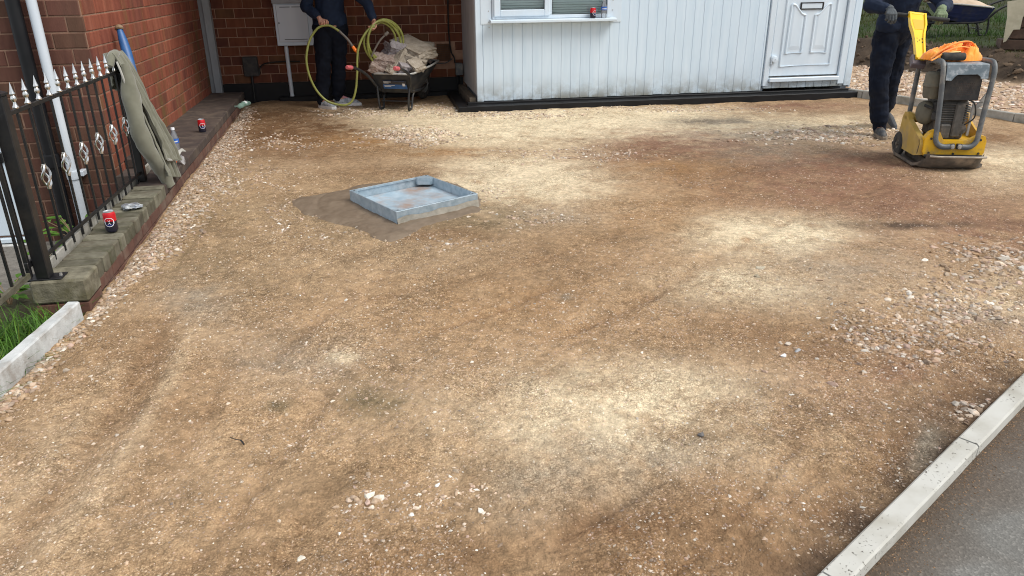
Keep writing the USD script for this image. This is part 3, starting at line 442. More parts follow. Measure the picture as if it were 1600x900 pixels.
# stones one can point at
for nm, px, py, s, c, lab in [('stone', 540, 465, .013, (.78, .74, .66), 'small rounded white stone alone on brown sand in front of the metal tray'),
    ('stone', 1224, 556, .020, (.78, .79, .80), 'flat white stone, paler than its grey neighbour, in the right middle of the drive'), ('stone', 1246, 547, .022, (.42, .43, .44), 'grey stone lying just behind a flat white stone'),
    ('stone', 470, 867, .015, (.72, .66, .55), 'cream stone nearest the lower edge of the photo, left of its middle'), ('stone', 1187, 418, .026, (.52, .46, .35), 'dusty tan lump at the back of a tight pair'), ('stone', 1185, 430, .030, (.42, .36, .26), 'dusty brown lump at the front of a tight pair'), ('stone', 1281, 436, .024, (.50, .36, .25), 'single brown lump right of a tight pair of lumps'),
    ('stone', 737, 563, .012, (.76, .70, .60), 'bright chip of stone on the sand, middle of the drive'), ('stone', 1236, 620, .012, (.80, .77, .70), 'bright white chip right of the pale dusty patch'), ('stone', 1568, 407, .048, (.62, .55, .46), 'large pale block of stone at the right edge of the photo'), ('stone', 1095, 683, .018, (.16, .15, .145), 'dark grey lump at the edge of the pale dusty patch'), ('stone', 578, 773, .024, (.76, .70, .60), 'largest white stone in a cluster at the front of the drive'), ('stone', 683, 759, .013, (.80, .78, .74), 'white rounded stone right of the cluster of white stones'), ('stone', 1452, 632, .016, (.48, .32, .22), 'reddish brown stone beside the wet patch near the edging')]:
    q = at(px, py); m, t = stones_mesh(np.array([[q[0], q[1], float(ground_z(q[0], q[1]))]]), np.array([s * .8]), np.array([c]) * .82, big=0, flat=(.45, .65)); p = obj(nm, m, M['stone'], tint=t); tag(p, lab, 'stone')
# black twig-like offcut
q = [at(360, 687), at(369, 690), at(377, 693), at(382, 699)]; q = [a + [0, 0, .012 + float(ground_z(a[0], a[1]))] for a in q]
solo('cable_offcut', tube(smooth_path(q, 5), [.0014] * 10 + [.0030] * 6, 7), M['black_paint'], 'short black offcut of cable lying on the sand, lower left', 'offcut')
# pavement with flush edging
def pave_z(x, y): return -.030 + .006 * warp(x, y, 2, 1, 41) + .004 * warp(x, y, 9, 1, 42)
v, f = sheet(np.arange(.2, 5.2, .02), np.arange(-.6, 3.6, .02), pave_z); bad = front_side(v[:, 0], v[:, 1]) < .05; f = f[~bad[f].any(1)]; keep = np.unique(f); re = np.full(len(v), -1); re[keep] = np.arange(len(keep)); v, f = v[keep], re[f]
d = front_side(v[:, 0], v[:, 1]); e = np.clip(1 - (d - .05) / (.13 + .22 * (warp(v[:, 0], v[:, 1], 4, 2, 43) + .25)), 0, 1) ** .6
structure('pavement', trimesh.Trimesh(v, f, process=False), M['asphalt'], smooth=True, tint=1 + e[:, None] * (np.array((.50, .36, .26)) - 1))
k = 3200; P = KA + KD * N.uniform(-.8, 1.9, k)[:, None] + KN * (.068 + .16 * N.beta(.9, 3.2, k))[:, None]; S = .0012 + .0045 * N.beta(.8, 4, k); m, t_ = stones_mesh(np.column_stack([P, pave_z(P[:, 0], P[:, 1])]), S, np.clip(np.array((.17, .105, .06)) * N.uniform(.5, 1.8, (k, 1)), .02, .6)); p = obj('soil_crumbs', m, M['stone'], kind='stuff', tint=t_); tag(p, 'crumbs of brown soil spilt over the edge of the pavement', 'soil')
def edging(a, b, z0, z1, w, side, noise=.002, n=40):
    """one edging stone: a kerb block of its own with worn arrises"""
    a, b = np.array(a, float), np.array(b, float); d = (b - a) / np.linalg.norm(b - a); s = np.array([d[1], -d[0]]) * side; L = np.linalg.norm(b - a); c = .006
    prof = [(0, z0), (0, z1 - c), (c, z1), (w - c, z1), (w, z1 - c), (w, z0)]; t = np.linspace(0, L, n); V = []
    for tt in t:
        for u, z in prof: V.append((*(a + d * tt + s * u), z))
    V = np.array(V); V[:, 2] += noise * 2 * (meshkit.fbm(V * 14, 3, 5) - .5); V[:, :2] += (noise * 2 * (meshkit.fbm(V * 17, 3, 6) - .5))[:, None]
    k = len(prof); F = []
    for i in range(n - 1):
        for j in range(k):
            q = (j + 1) % k; A, B, C, D = i * k + j, i * k + q, (i + 1) * k + q, (i + 1) * k + j; F += [(A, B, C), (A, C, D)]
    F += [(0, j + 1, j) for j in range(1, k - 1)] + [((n - 1) * k, (n - 1) * k + j, (n - 1) * k + j + 1) for j in range(1, k - 1)]
    m = trimesh.Trimesh(V, np.array(F), process=False); m.fix_normals(); return m
t = thing('edging_kerb', 'pale pitted concrete edging between the sandy drive and the grey pavement', 'kerb', (KA[0], KA[1], -.15))
J = KA + KD * .905
for a, b in ((KA - KD * .62, KA + KD * .0), (KA + KD * .006, J), (J + KD * .008, J + KD * .9), (J + KD * .908, J + KD * 1.8)): obj('kerb_stone', edging(a, b, -.15, .016, .066, 1), M['kerb'], t, smooth=30)
t = thing('edging_kerb', 'whitish concrete kerb beside the grass, running to the end of the low wall', 'kerb', (-1.44, 3.45, -.1))
for a, b in (((-1.435, 3.50), (-1.525, 2.60)), ((-1.526, 2.59), (-1.615, 1.70))): obj('kerb_stone', edging(a, b, -.15, .062, .056, 1, .003), M['kerb_white'], t, smooth=30)
t = thing('edging_kerb', 'grey concrete edging holding back gravel at the far right', 'kerb', (EA[0], EA[1], -.1))
for k in range(7):
    a, b = EA + ED * (k * .93 - .75), EA + ED * (k * .93 + .92 - .75); obj('kerb_stone', edging(a, b, -.15, .085 + .004 * (k % 2), .055, -1), M['concrete'], t, smooth=30)

# ------------------------------------------------------------------ garden on the right: gravel margin, soil bank, grass
def garden_z(x, y):
    d = right_side(x, y) + .22 * warp(x, y, .9, 1, 51) + .1 * warp(x, y, 4, 1, 52)
    z = .035 + .05 * np.clip(d / 2.2, 0, 1) + .33 * np.clip((d - 2.25) / .45, 0, 1) ** .8 + .048 * np.clip(d - 2.6, 0, 40)
    return z + np.clip(d - 1.9, 0, 1) * (.10 * warp(x, y, 2.2, 2, 53) + .06 * warp(x, y, 8, 3, 54)) + .012 * warp(x, y, 12, 3, 55)
v, f = sheet(graded(5.75, 44, lambda x: .05 if x < 13 else .3), graded(3.2, 60, lambda y: .05 if y < 17 else .4), garden_z); d = right_side(v[:, 0], v[:, 1]); inhouse = (v[:, 0] < 5.95) & (v[:, 1] > 8.6)
bad = d < .03; f = f[~bad[f].any(1)]; keep = np.unique(f); re = np.full(len(v), -1); re[keep] = np.arange(len(keep)); v, f = v[keep], re[f]
x, y = v[:, 0], v[:, 1]; d = right_side(x, y) + .3 * warp(x, y, 1.2, 4, 56); soil = np.array((.060, .042, .028)) * (1 + 1.0 * warp(x, y, 3, 5, 57)[:, None]); dusty = np.array((.40, .28, .18)) * (1 + .5 * warp(x, y, 6, 5, 58)[:, None])
gcol = np.array((.030, .042, .014)) * (1 + 1.1 * warp(x, y, 1.5, 6, 59)[:, None]); a = np.clip((d - 2.0) / .25, 0, 1)[:, None]; b = np.clip((d - 2.75) / .35, 0, 1)[:, None] * np.clip(1.2 + 2.5 * warp(x, y, .8, 7, 60), .15, 1)[:, None]
structure('garden_soil', trimesh.Trimesh(v, f, process=False), M['soil'], smooth=True, tint=np.clip((dusty * (1 - a) + soil * a) * (1 - b) + gcol * b, .008, .6))
k = 6000; P = EA + ED * N.uniform(-4.2, 5.2, k)[:, None] + EN * (.07 + 2.15 * N.beta(1.0, 1.15, k))[:, None]; P = P[~((P[:, 0] < 5.9) & (P[:, 1] > 8.7))]; S = .012 + .038 * N.beta(1.1, 2.6, len(P)); m, t_ = stones_mesh(np.column_stack([P, garden_z(P[:, 0], P[:, 1])]), S, stone_tints(len(P), np.broadcast_to(np.array((.42, .29, .19)), (len(P), 3)), .45))
p = obj('gravel_margin', m, M['stone'], kind='stuff', tint=t_); tag(p, 'strip of pale brown gravel behind the grey edging at the right', 'gravel')
k = 420; P = EA + ED * N.uniform(-4.2, 5.2, k)[:, None] + EN * (2.05 + .9 * N.beta(1.2, 1.5, k))[:, None]; S = .015 + .06 * N.beta(1.1, 3, k); m, t_ = stones_mesh(np.column_stack([P, garden_z(P[:, 0], P[:, 1])]), S, np.clip(np.array((.10, .07, .046)) * N.uniform(.4, 1.7, (k, 1)), .02, .5))
p = obj('soil_clods', m, M['soil'], kind='stuff', tint=t_); tag(p, 'brown clods and stones on the dug bank', 'soil')
def blades(P, h, tint, lean=.5, width=.004, seg=2):
    k = len(P); a = N.uniform(0, 2 * np.pi, k); d = np.stack([np.cos(a), np.sin(a), 0 * a], -1); s = np.stack([-np.sin(a), np.cos(a), 0 * a], -1); l = N.uniform(.1, lean, k); V, F = [], []
    ts = np.linspace(0, 1, seg + 1)
    for t in ts[:-1]:
        c = P + d * (l * h * t * t)[:, None] + np.array([0, 0, 1]) * (h * (t - .35 * l * t * t))[:, None]
        for sg in (-1, 1): V.append(c + s * (sg * width * (1 - t * .6)))
    V.append(P + d * (l * h)[:, None] + np.array([0, 0, 1]) * (h * (1 - .35 * l))[:, None])
    V = np.stack(V, 1); n = V.shape[1]; bf = []
    for i in range(seg - 1): bf += [(2 * i, 2 * i + 1, 2 * i + 3), (2 * i, 2 * i + 3, 2 * i + 2)]
    bf.append((n - 3, n - 2, n - 1)); bf = np.array(bf)
    return trimesh.Trimesh(V.reshape(-1, 3), (bf[None] + (np.arange(k) * n)[:, None, None]).reshape(-1, 3), process=False), np.repeat(tint, n, 0)
k = 42000; d = 2.65 + 9 * N.beta(1, 2.0, k); s = N.uniform(-9.5, 4.8, k); P = EA + ED * s[:, None] + EN * d[:, None]; thick = meshkit.fbm(np.column_stack([P * .8, np.zeros(k)]), 3, 61); P = P[(thick > N.uniform(.28, .62, k)) & ~((P[:, 0] < 6.2) & (P[:, 1] > 8))]
k = len(P); h = N.uniform(.04, .13, k) * np.interp(P[:, 1], [8, 11, 15], [.6, 1.0, 1.4]); mud = np.clip((meshkit.fbm(np.column_stack([P * .55, np.zeros(k)]), 3, 63) - .40) * 5 + np.clip((P[:, 0] - 8.6) * .5, 0, .8), 0, 1)[:, None]; tint = np.array((.045, .095, .016)) * N.uniform(.45, 1.3, (k, 1)) * (1 - .55 * mud) + np.array((.04, .028, .006)) * mud * N.uniform(.5, 1.4, (k, 1)); h = h * (1 - .35 * mud[:, 0])
m, t_ = blades(np.column_stack([P, garden_z(P[:, 0], P[:, 1]) - .005]), h, tint, .8, .006); p = obj('grass', m, M['leaf'], kind='stuff', tint=t_); tag(p, 'rough green grass growing over the raised garden', 'grass')
# straw-like roots and twigs hanging from the bank
for px, py, z, dx in ((1340, 62, .40, .5), (1352, 72, .33, .45), (1556, 84, .28, .5)):
    q = at(px, py, z); pts = smooth_path([q, q + [dx * .3, -dx * .1, -.03], q + [dx * .7, -dx * .12, -.02], q + [dx, -dx * .2, .02]], 5); solo('twig', tube(pts, .006, 6), M['wood'], {1340: 'pale twig along the top of the bank beside the white porch', 1352: 'lower pale twig on the bank beside the white porch', 1556: 'pale twig on the dark bank right of the compactor'}[px], 'twig')

# ------------------------------------------------------------------ left: neighbour's lower path and grass
def left_z(x, y):
    return np.interp(y, [1, 3.3, 4.2, 5.2, 7], [-.10, -.10, -.16, -.42, -.45]) + .04 * warp(x, y, 2, 1, 71) + .015 * warp(x, y, 9, 1, 72)
v, f = sheet(np.arange(-6, -1.46, .04), np.arange(.5, 6.2, .04), left_z); x, y = v[:, 0], v[:, 1]; a = np.clip((y - 4.2 + 1.5 * warp(x, y, 1.5, 2, 73)) / .5, 0, 1)[:, None]
structure('neighbour_path', trimesh.Trimesh(v, f, process=False), M['soil'], smooth=True, tint=np.clip(np.array((.06, .055, .03)) * (1 - a) + np.array((.17, .155, .135)) * a * (1 + .5 * warp(x, y, 5, 3, 74)[:, None]), .01, .5))
k = 5200; P = np.column_stack([-1.50 - 1.0 * N.beta(1, 1.6, k), N.uniform(2.4, 3.58, k)]); P = P[P[:, 0] < -1.50 - .1 * (3.45 - P[:, 1])]; k = len(P)
m, t_ = blades(np.column_stack([P, left_z(P[:, 0], P[:, 1]) - .01]), N.uniform(.06, .24, k), np.array((.07, .16, .02)) * N.uniform(.4, 1.5, (k, 1)) + np.array((.06, .05, 0)) * (N.uniform(0, 1, (k, 1)) > .85), 1.3, .0035, 4); p = obj('grass', m, M['leaf'], kind='stuff', tint=t_); tag(p, 'long green grass behind the whitish kerb at the left edge', 'grass')
def weed(x, y, z, h, n, size, lab):
    t = thing('weed_plant', lab, 'plant', (x, y, z)); stems, lv, lf = [], [], []
    for k in range(n):
        a = 2 * np.pi * k / n + R.uniform(-.4, .4); l = R.uniform(.5, 1) * h; e = np.array([math.cos(a) * l * .7, math.sin(a) * l * .7, l]); b = np.array([x, y, z]); stems.append(tube(smooth_path([b, b + e * [.3, .3, .6], b + e], 4), .0025, 5))
        for tt in (.55, .8, 1.0):
            c = b + e * [tt * .9, tt * .9, tt]; d = np.array([math.cos(a + R.uniform(-1, 1)), math.sin(a + R.uniform(-1, 1)), R.uniform(-.1, .5)]); d /= np.linalg.norm(d); s = np.cross(d, [0, 0, 1]); s /= np.linalg.norm(s); u = np.cross(s, d); L = size * R.uniform(.7, 1.2); q = len(lv)
            lv += [c, c + d * L * .4 + s * L * .3 + u * .006, c + d * L * .4 - s * L * .3 + u * .006, c + d * L * .75 + s * L * .2, c + d * L * .75 - s * L * .2, c + d * L - u * .01, c + d * L * .45 - u * .004]; lf += [(q, q + 6, q + 1), (q, q + 2, q + 6), (q + 1, q + 6, q + 3), (q + 6, q + 2, q + 4), (q + 6, q + 4, q + 5), (q + 6, q + 5, q + 3)]
    obj('stem', stems, M['wood'], t); obj('foliage', trimesh.Trimesh(np.array(lv), np.array(lf), process=False), M['leaf'], t, tint=np.array((.10, .22, .03)) * np.random.default_rng(n).uniform(.5, 1.4, (len(lv), 1)))
weed(-2.12, 5.35, -.28, .24, 9, .10, 'broad-leaved green weed growing behind the railing by the white drainpipe')
weed(-1.95, 4.55, -.15, .20, 8, .07, 'small bright green weed behind the railing next to its black post')
weed(-2.0, 4.05, -.17, .18, 8, .06, 'low green weed under the gate bars at the left edge')

# ------------------------------------------------------------------ brick walls
BL, BH, J = .2205, .1095, .010
def lay_bricks(parent, o, u, n, length, z0, z1, phase, mats, holes=(), zbase=.22, seed=1):
    """bricks in stretcher bond on a wall from o along u, outward n; every brick is a part"""
    rr = random.Random(seed); o, u, n = np.array(o, float), np.array(u, float), np.array(n, float); zz = np.array([0, 0, 1.0])
    k0, k1 = math.floor((z0 - zbase) / BH), math.ceil((z1 - zbase) / BH)
    for k in range(k0, k1):
        a, b = max(zbase + k * BH + J / 2, z0), min(zbase + (k + 1) * BH - J / 2, z1)
        if b - a < .02: continue
        j0 = phase + (BL / 2 if k % 2 else 0); m0 = math.floor(-j0 / BL) - 1
        for i in range(m0, int(length / BL) + 3):
            s, e = max(j0 + i * BL + J / 2, 0), min(j0 + (i + 1) * BL - J / 2, length)
            if e - s < .02 or any(s < h1 - .01 and e > h0 + .01 and a < g1 - .01 and b > g0 + .01 for h0, h1, g0, g1 in holes): continue
            p = .006 + rr.uniform(-.0022, .0022); c = .004; q = [rr.uniform(-.0015, .0015) for _ in range(4)]
            F = lambda s_, z_, d_: o + u * s_ + zz * z_ + n * d_
            v = [F(s, a, -.02), F(e, a, -.02), F(e, b, -.02), F(s, b, -.02), F(s + q[0], a, p - c), F(e + q[1], a, p - c), F(e + q[1], b, p - c), F(s + q[0], b, p - c), F(s + c, a + c + q[2], p), F(e - c, a + c + q[3], p), F(e - c, b - c + q[3], p), F(s + c, b - c + q[2], p)]
            f = []
            for w in range(4):
                x = (w + 1) % 4; f += [(w, x, 4 + x), (w, 4 + x, 4 + w), (4 + w, 4 + x, 8 + x), (4 + w, 8 + x, 8 + w)]
            f += [(8, 9, 10), (8, 10, 11)]
            m = trimesh.Trimesh(np.array(v), np.array(f), process=False)
            if np.dot(np.cross(u, zz), n) < 0: m.invert()
            obj('brick', m, M[rr.choice(mats)], parent)
DARKS, REDS, BROWNS = [f'dark_brick_{k}' for k in range(5)], [f'red_brick_{k}' for k in range(5)], [f'brown_brick_{k}' for k in range(3)]
YB = 10.02
t = thing('brick_house', 'dark red brick back wall behind the man with the hose, its foot painted black', 'house', (-.4, YB, 0))
obj('wall', bx(-2.0, 6.1, YB, YB + .25, -.3, 1.26), M['mortar_pink'], t)
obj('upper_wall', bx(-2.0, 6.1, YB - .004, YB + .25, 1.26, 5.2), M['brick_far'], t)
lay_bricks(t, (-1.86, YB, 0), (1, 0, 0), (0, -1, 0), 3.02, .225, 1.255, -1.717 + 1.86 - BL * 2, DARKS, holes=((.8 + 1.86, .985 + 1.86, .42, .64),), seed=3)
obj('painted_foot', bx(-1.86, 1.13, YB - .022, YB + .01, -.3, .222, .004), M['bitumen'], t)
obj('foot_ledge', bx(-1.2, 1.0, YB - .10, YB - .02, -.3, .055, .01), M['bitumen'], t)
# airbrick
ab = [bx(.805, .98, YB - .004, YB + .01, .425, .635)]
obj('air_brick', ab, M['timber_dark'], t)
grid = [bx(.805 + .0219 * i - .004 + .008, .805 + .0219 * i + .008, YB - .012, YB - .003, .43, .63) for i in range(8)] + [bx(.808, .977, YB - .0115, YB - .0035, .43 + .0243 * i, .438 + .0243 * i) for i in range(9)]
obj('air_brick_grid', grid, M['dark_brick_3'], t)
obj('overhang', bx(-1.99, 1.1, 8.2, 10.015, 2.2, 2.36, .01), M['white_pvc'], t)  # unseen overhang and its face, added to shade the recess below
obj('overhang_face', bx(-1.99, 1.1, 8.16, 8.198, 2.14, 2.40, .006), M['white_pvc'], t)
# neighbouring wing
t = thing('house_wing', 'projecting wing with a bright red brick side and a brown brick front behind the railing', 'house', (-2.3, 6.05, -.4))
obj('wall', bx(-4.2, -2.0, 6.05, 10.3, -.8, 1.40), M['mortar_pink'], t)
obj('upper_wall', bx(-4.2, -1.996, 6.046, 10.3, 1.40, 5.2), M['brick_far'], t)
lay_bricks(t, (-2.0, 6.06, 0), (0, 1, 0), (1, 0, 0), 3.94, .02, 1.32, -.05, REDS, seed=5)
lay_bricks(t, (-2.69, 6.05, 0), (1, 0, 0), (0, -1, 0), .695, -.45, 1.38, -2.11 + 2.69 - 5 * BL, BROWNS, seed=6)
d = obj('door', bx(-3.6, -2.735, 6.028, 6.07, -.36, 1.62, .006), M['white_pvc'], t)
obj('door_frame', [bx(-2.728, -2.70, 6.022, 6.07, -.38, 1.66, .004), bx(-3.66, -2.69, 6.010, 6.07, -.415, -.378, .006)], M['white_pvc'], t)
obj('door_sill', bx(-3.66, -2.68, 5.98, 6.07, -.46, -.424, .006), M['concrete_pale'], t)
obj('gas_box', bx(-2.79, -2.735, 6.0, 6.03, .20, .28, .008), M['black_paint'], t)
# pipes on the wing
t = thing('drainpipe', 'white plastic drainpipe on the brown wall behind the railing', 'pipe', (-2.27, 5.965, -.4))
obj('pipe', tube([(-2.27, 5.965, .10), (-2.27, 5.965, 3.4)], .0335, 16), M['pipe_white'], t, smooth=40); obj('lower_pipe', tube([(-2.272, 5.965, -.42), (-2.272, 5.965, .10)], .038, 16), M['pipe_white'], t, smooth=40)
obj('collar', lathe([(.033, -.03), (.045, -.03), (.046, .02), (.042, .032), (.033, .034)], (-2.27, 5.965, .10), 18), M['pipe_white'], t, smooth=40)
obj('bracket', [bx(-2.235, -2.195, 5.96, 6.045, .085, .125, .004)], M['pipe_white'], t)
t = thing('drainpipe', 'thick black drainpipe left of the white one', 'pipe', (-2.385, 5.96, -.45))
obj('pipe', tube([(-2.385, 5.955, -.45), (-2.385, 5.955, 3.4)], .046, 16), M['pipe_black'], t, smooth=40)
obj('collar', lathe([(.045, -.05), (.056, -.05), (.057, .03), (.052, .045), (.045, .046)], (-2.385, 5.955, .22), 18), M['pipe_black'], t, smooth=40)
t = thing('downpipe', 'wide grey downpipe in the corner where the red wing meets the dark wall', 'pipe', (-1.93, 9.94, 0))
m = extrude([(-1.992, -.075), (-1.945, -.085), (-1.938, -.105), (-1.872, -.105), (-1.862, -.095), (-1.862, -.001), (-1.992, -.001)], 2.9); m.apply_translation([0, YB, .06]); obj('pipe', m, M['grey_pvc'], t)
obj('shoe', [bx(-1.99, -1.955, YB - .10, YB - .02, -.05, .059, .004), bx(-1.945, -1.88, YB - .105, YB - .02, -.05, .059, .004)], M['concrete'], t)

# low wall with header coping
def on_wall(y, s): return WALL_X(y) - s          # s metres behind the wall's right face
t = thing('low_wall', 'low brick wall topped with mossy bricks on edge that carries the black railing', 'wall', (-1.55, 4.5, -.1))
def skew(y0, y1, s0, s1, z0, z1, c=.004):
    m = bx(0, 1, 0, 1, 0, 1); m = bx(s0, s1, y0, y1, z0, z1, c); v = np.array(m.vertices); v[:, 0] = WALL_X(v[:, 1]) - v[:, 0]; m = trimesh.Trimesh(v, m.faces, process=False); m.invert(); return m
obj('core', skew(3.63, 6.02, .016, .212, -.5, .040, 0), M['joint_dark'], t); obj('core', skew(6.022, 9.95, .012, .50, -.3, .055, 0), M['coping_dark'], t)
obj('pier_cap', skew(3.60, 3.80, -.004, .245, .018, .134, .010), M['concrete_old'], t, label='weathered concrete cap under the railing post')
obj('pier_brick', skew(3.605, 3.80, .002, .24, -.25, .012, .004), M['wall_brick_dark'], t)
y = 3.808; k = 0
while y < 5.32:
    w = .091 + R.uniform(-.006, .005); obj('coping_brick', skew(y, y + w, R.uniform(-.003, .006), (.205 + R.uniform(-.006, .004)), .045, .130 + R.uniform(-.006, .003), .007), M[f'coping_{R.randrange(3)}'], t); y += w + .015
y0 = y; y = 3.81
while y < 9.9:
    obj('stretcher_brick', skew(y, min(y + .21, 9.93), R.uniform(.003, .007), .03, -.012, .050, .003), M['wall_brick_dark'], t); obj('stretcher_brick', skew(y + .1, min(y + .31, 9.94), R.uniform(.005, .009), .03, -.084, -.021, .003), M['wall_brick_dark'], t); y += .219
y = y0
while y < 9.9:
    e = min(y + .44, 9.94); obj('coping_slab', skew(y, e, R.uniform(-.003, .003), .49 if y > 6.0 else .20, .058, .132 + R.uniform(-.003, .003), .006), M['coping_dark'], t); y = e + .006
obj('inner_upstand', [skew(3.80, 6.03, .215, .235, -.3, .165, .003)], M['concrete'], t)

# ------------------------------------------------------------------ railing and gate
FX = -1.66
def spear(parent, x, y):
    k = .0105
    prof = [(.004, 0), (.0135, 0), (.0145, .006), (.0105, .012), (.007, .022), (.0065, .03), (.010, .034), (.0135, .042), (.0115, .052), (.0075, .058), (.0085, .062), (.0125, .066), (.0115, .071), (.0080, .080), (.0045, .098), (.0006, .118)]
    obj('finial', lathe(prof, (x, y, .893), 12), M['chrome'], parent, smooth=35)
def basket(parent, x, y, z):
    S = []
    for q in range(3):
        a0 = q * np.pi * 2 / 3 + .4; tt = np.linspace(0, 1, 15); r = .005 + .0165 * np.sin(np.pi * tt) ** .8; a = a0 + tt * np.pi * .9
        S.append(tube(np.stack([x + r * np.cos(a), y + r * np.sin(a), z - .054 + .108 * tt], 1), .0056, 6))
    for s in (-1, 1): S.append(lathe([(.003, -.008), (.009, -.008), (.010, 0), (.009, .008), (.003, .008)], (x, y, z + s * .056), 10))
    obj('basket_twist', S, M['chrome'], parent, smooth=50)
t = thing('railing', 'black iron railing with silver spear tips and twisted baskets, on the low wall', 'railing', (FX, 4.8, .13))
obj('top_rail', bx(FX - .006, FX + .006, 3.66, 5.52, .872, .893, .002), M['black_paint'], t); obj('bottom_rail', bx(FX - .006, FX + .006, 3.66, 5.52, .186, .206, .002), M['black_paint'], t)
ysb = [3.90 + .1362 * i for i in range(12)]
for i, y in enumerate(ysb):
    if i % 2 == 1:
        obj('bar', [bx(FX - .0055, FX + .0055, y - .0055, y + .0055, .14, .481), bx(FX - .0055, FX + .0055, y - .0055, y + .0055, .589, .90)], M['black_paint'], t); basket(t, FX, y, .535)
    else: obj('bar', bx(FX - .0055, FX + .0055, y - .0055, y + .0055, .14, .90), M['black_paint'], t)
    spear(t, FX, y)
p = obj('post', bx(-1.648, -1.588, 3.62, 3.68, .14, .985, .004), M['black_paint'], t); obj('post_cap', hull([(-1.652 + .068 * a, 3.616 + .068 * b, .985) for a in (0, 1) for b in (0, 1)] + [(-1.652 + .068 * a, 3.616 + .068 * b, .995) for a in (0, 1) for b in (0, 1)] + [(-1.618, 3.65, 1.012)]), M['black_paint'], p)
obj('base_plate', bx(-1.70, -1.535, 3.612, 3.70, .133, .141, .002), M['black_paint'], p)
for a, b in ((-1.685, 3.655), (-1.55, 3.655)): obj('bolt', lathe([(.001, .012), (.007, .012), (.008, 0), (.001, 0)], (a, b, .141), 6), M['steel'], p)
obj('post', bx(-1.685, -1.635, 5.50, 5.55, .133, .94, .004), M['black_paint'], t); obj('hinge_lug', bx(-1.668, -1.649, 3.585, 3.66, .205, .235, .003), M['black_paint'], t)
t = thing('gate', 'black iron gate hung left of the railing post, cut off by the left edge', 'gate', (FX, 3.0, .05))
for i in range(9):
    y = 3.545 - .127 * i
    obj('bar', bx(FX - .0055, FX + .0055, y - .0055, y + .0055, .19, .90) if i % 2 == 0 else [bx(FX - .0055, FX + .0055, y - .0055, y + .0055, .19, .47), bx(FX - .0055, FX + .0055, y - .0055, y + .0055, .60, .90)], M['black_paint'], t)
    if i % 2: basket(t, FX, y, .535)
    spear(t, FX, y)
obj('stile', bx(FX - .010, FX + .010, 3.590, 3.612, .16, .90, .002), M['black_paint'], t)
obj('top_rail', bx(FX - .006, FX + .006, 2.5, 3.588, .872, .893, .002), M['black_paint'], t); obj('bottom_rail', bx(FX - .009, FX + .009, 2.5, 3.588, .160, .188, .002), M['coping_0'], t, label='bottom rail green with algae')

# ------------------------------------------------------------------ white porch extension
YF, XA, XB = 8.76, 1.15, 5.84
t = thing('porch_extension', 'white clad porch extension with a window and a panelled front door', 'extension', (3.5, 9.2, 0))
obj('inner_wall', [bx(XA + .03, 1.33, YF + .025, YB, .05, 2.6), bx(1.33, 2.71, YF + .025, YF + .12, .05, .95), bx(1.33, 2.71, YF + .025, YF + .12, 2.05, 2.6), bx(2.71, 4.70, YF + .025, YB, .05, 2.6), bx(5.75, XB - .01, YF + .025, YB, .05, 2.6), bx(4.70, 5.75, YF + .025, YB, 2.12, 2.6), bx(1.33, 2.71, YF + .40, YB, .05, 2.6)], M['backing'], t)
pitch = .1135; x = XA + .075; rr = random.Random(9); k = 0
obj('corner_trim', bx(XA - .004, XA + .072, YF - .016, YF + .03, .088, 2.6, .004), M['cladding'], t)
while x < 4.655:
    x1 = min(x + pitch - .0012, 4.655); z0 = .093 + rr.uniform(-.003, .006); d = rr.uniform(0, .0015)
    def board(z0, z1): obj('board', bx(x, x1, YF - .012 - d, YF + .024, z0, z1, .0032), M['cladding'], t)
    if x1 > 1.30 and x < 2.745:
        board(z0, .937); board(2.06, 2.58)
    else: board(z0, 2.58)
    x = x1 + .0012; k += 1
y = YF + .032
while y < YB - .01:
    y1 = min(y + pitch - .0028, YB - .003); obj('board', bx(XA - .012, XA + .029, y, y1, .16, 2.58, .0042), M['cladding_side'], t); y = y1 + .0028
obj('roof', bx(XA - .15, XB + .15, YF - .18, YB, 2.6, 2.72, .01), M['grey_pvc'], t); obj('fascia', bx(XA - .15, XB + .15, YF - .20, YF - .182, 2.5, 2.73, .004), M['white_pvc'], t)
obj('end_wall', bx(XB - .008, XB + .02, YF - .01, YB, .10, 2.58, .004), M['cladding'], t)
# window
w = obj('window', [bx(1.335, 1.375, YF - .035, YF + .05, .985, 1.95, .004), bx(2.655, 2.695, YF - .035, YF + .05, .985, 1.95, .004), bx(1.376, 2.654, YF - .035, YF + .05, .985, 1.022, .004), bx(1.376, 2.654, YF - .035, YF + .05, 1.91, 1.95, .004), bx(1.965, 2.012, YF - .035, YF + .05, 1.023, 1.909, .004)], M['white_pvc'], t)
obj('sash', [bx(1.352, 1.425, YF - .052, YF - .036, 1.012, 1.92, .006), bx(1.925, 1.985, YF - .052, YF - .036, 1.012, 1.92, .006), bx(1.4255, 1.9245, YF - .052, YF - .036, 1.012, 1.082, .006), bx(1.4255, 1.9245, YF - .052, YF - .036, 1.85, 1.92, .006)], M['white_pvc'], w)
obj('gasket', [bx(1.426, 1.9245, YF - .041, YF - .030, 1.0825, 1.089), bx(1.4252, 1.4312, YF - .041, YF - .030, 1.09, 1.85), bx(1.9188, 1.9248, YF - .041, YF - .030, 1.09, 1.85), bx(2.0125, 2.6545, YF - .030, YF - .02, 1.0225, 1.0295), bx(2.0122, 2.0182, YF - .030, YF - .02, 1.03, 1.909), bx(2.6487, 2.6547, YF - .030, YF - .02, 1.03, 1.909)], M['gasket'], w)
obj('pane', bx(1.43, 1.92, YF - .034, YF - .030, 1.085, 1.85), M['glass'], w); obj('pane', bx(2.014, 2.652, YF - .022, YF - .018, 1.025, 1.909), M['glass'], w)
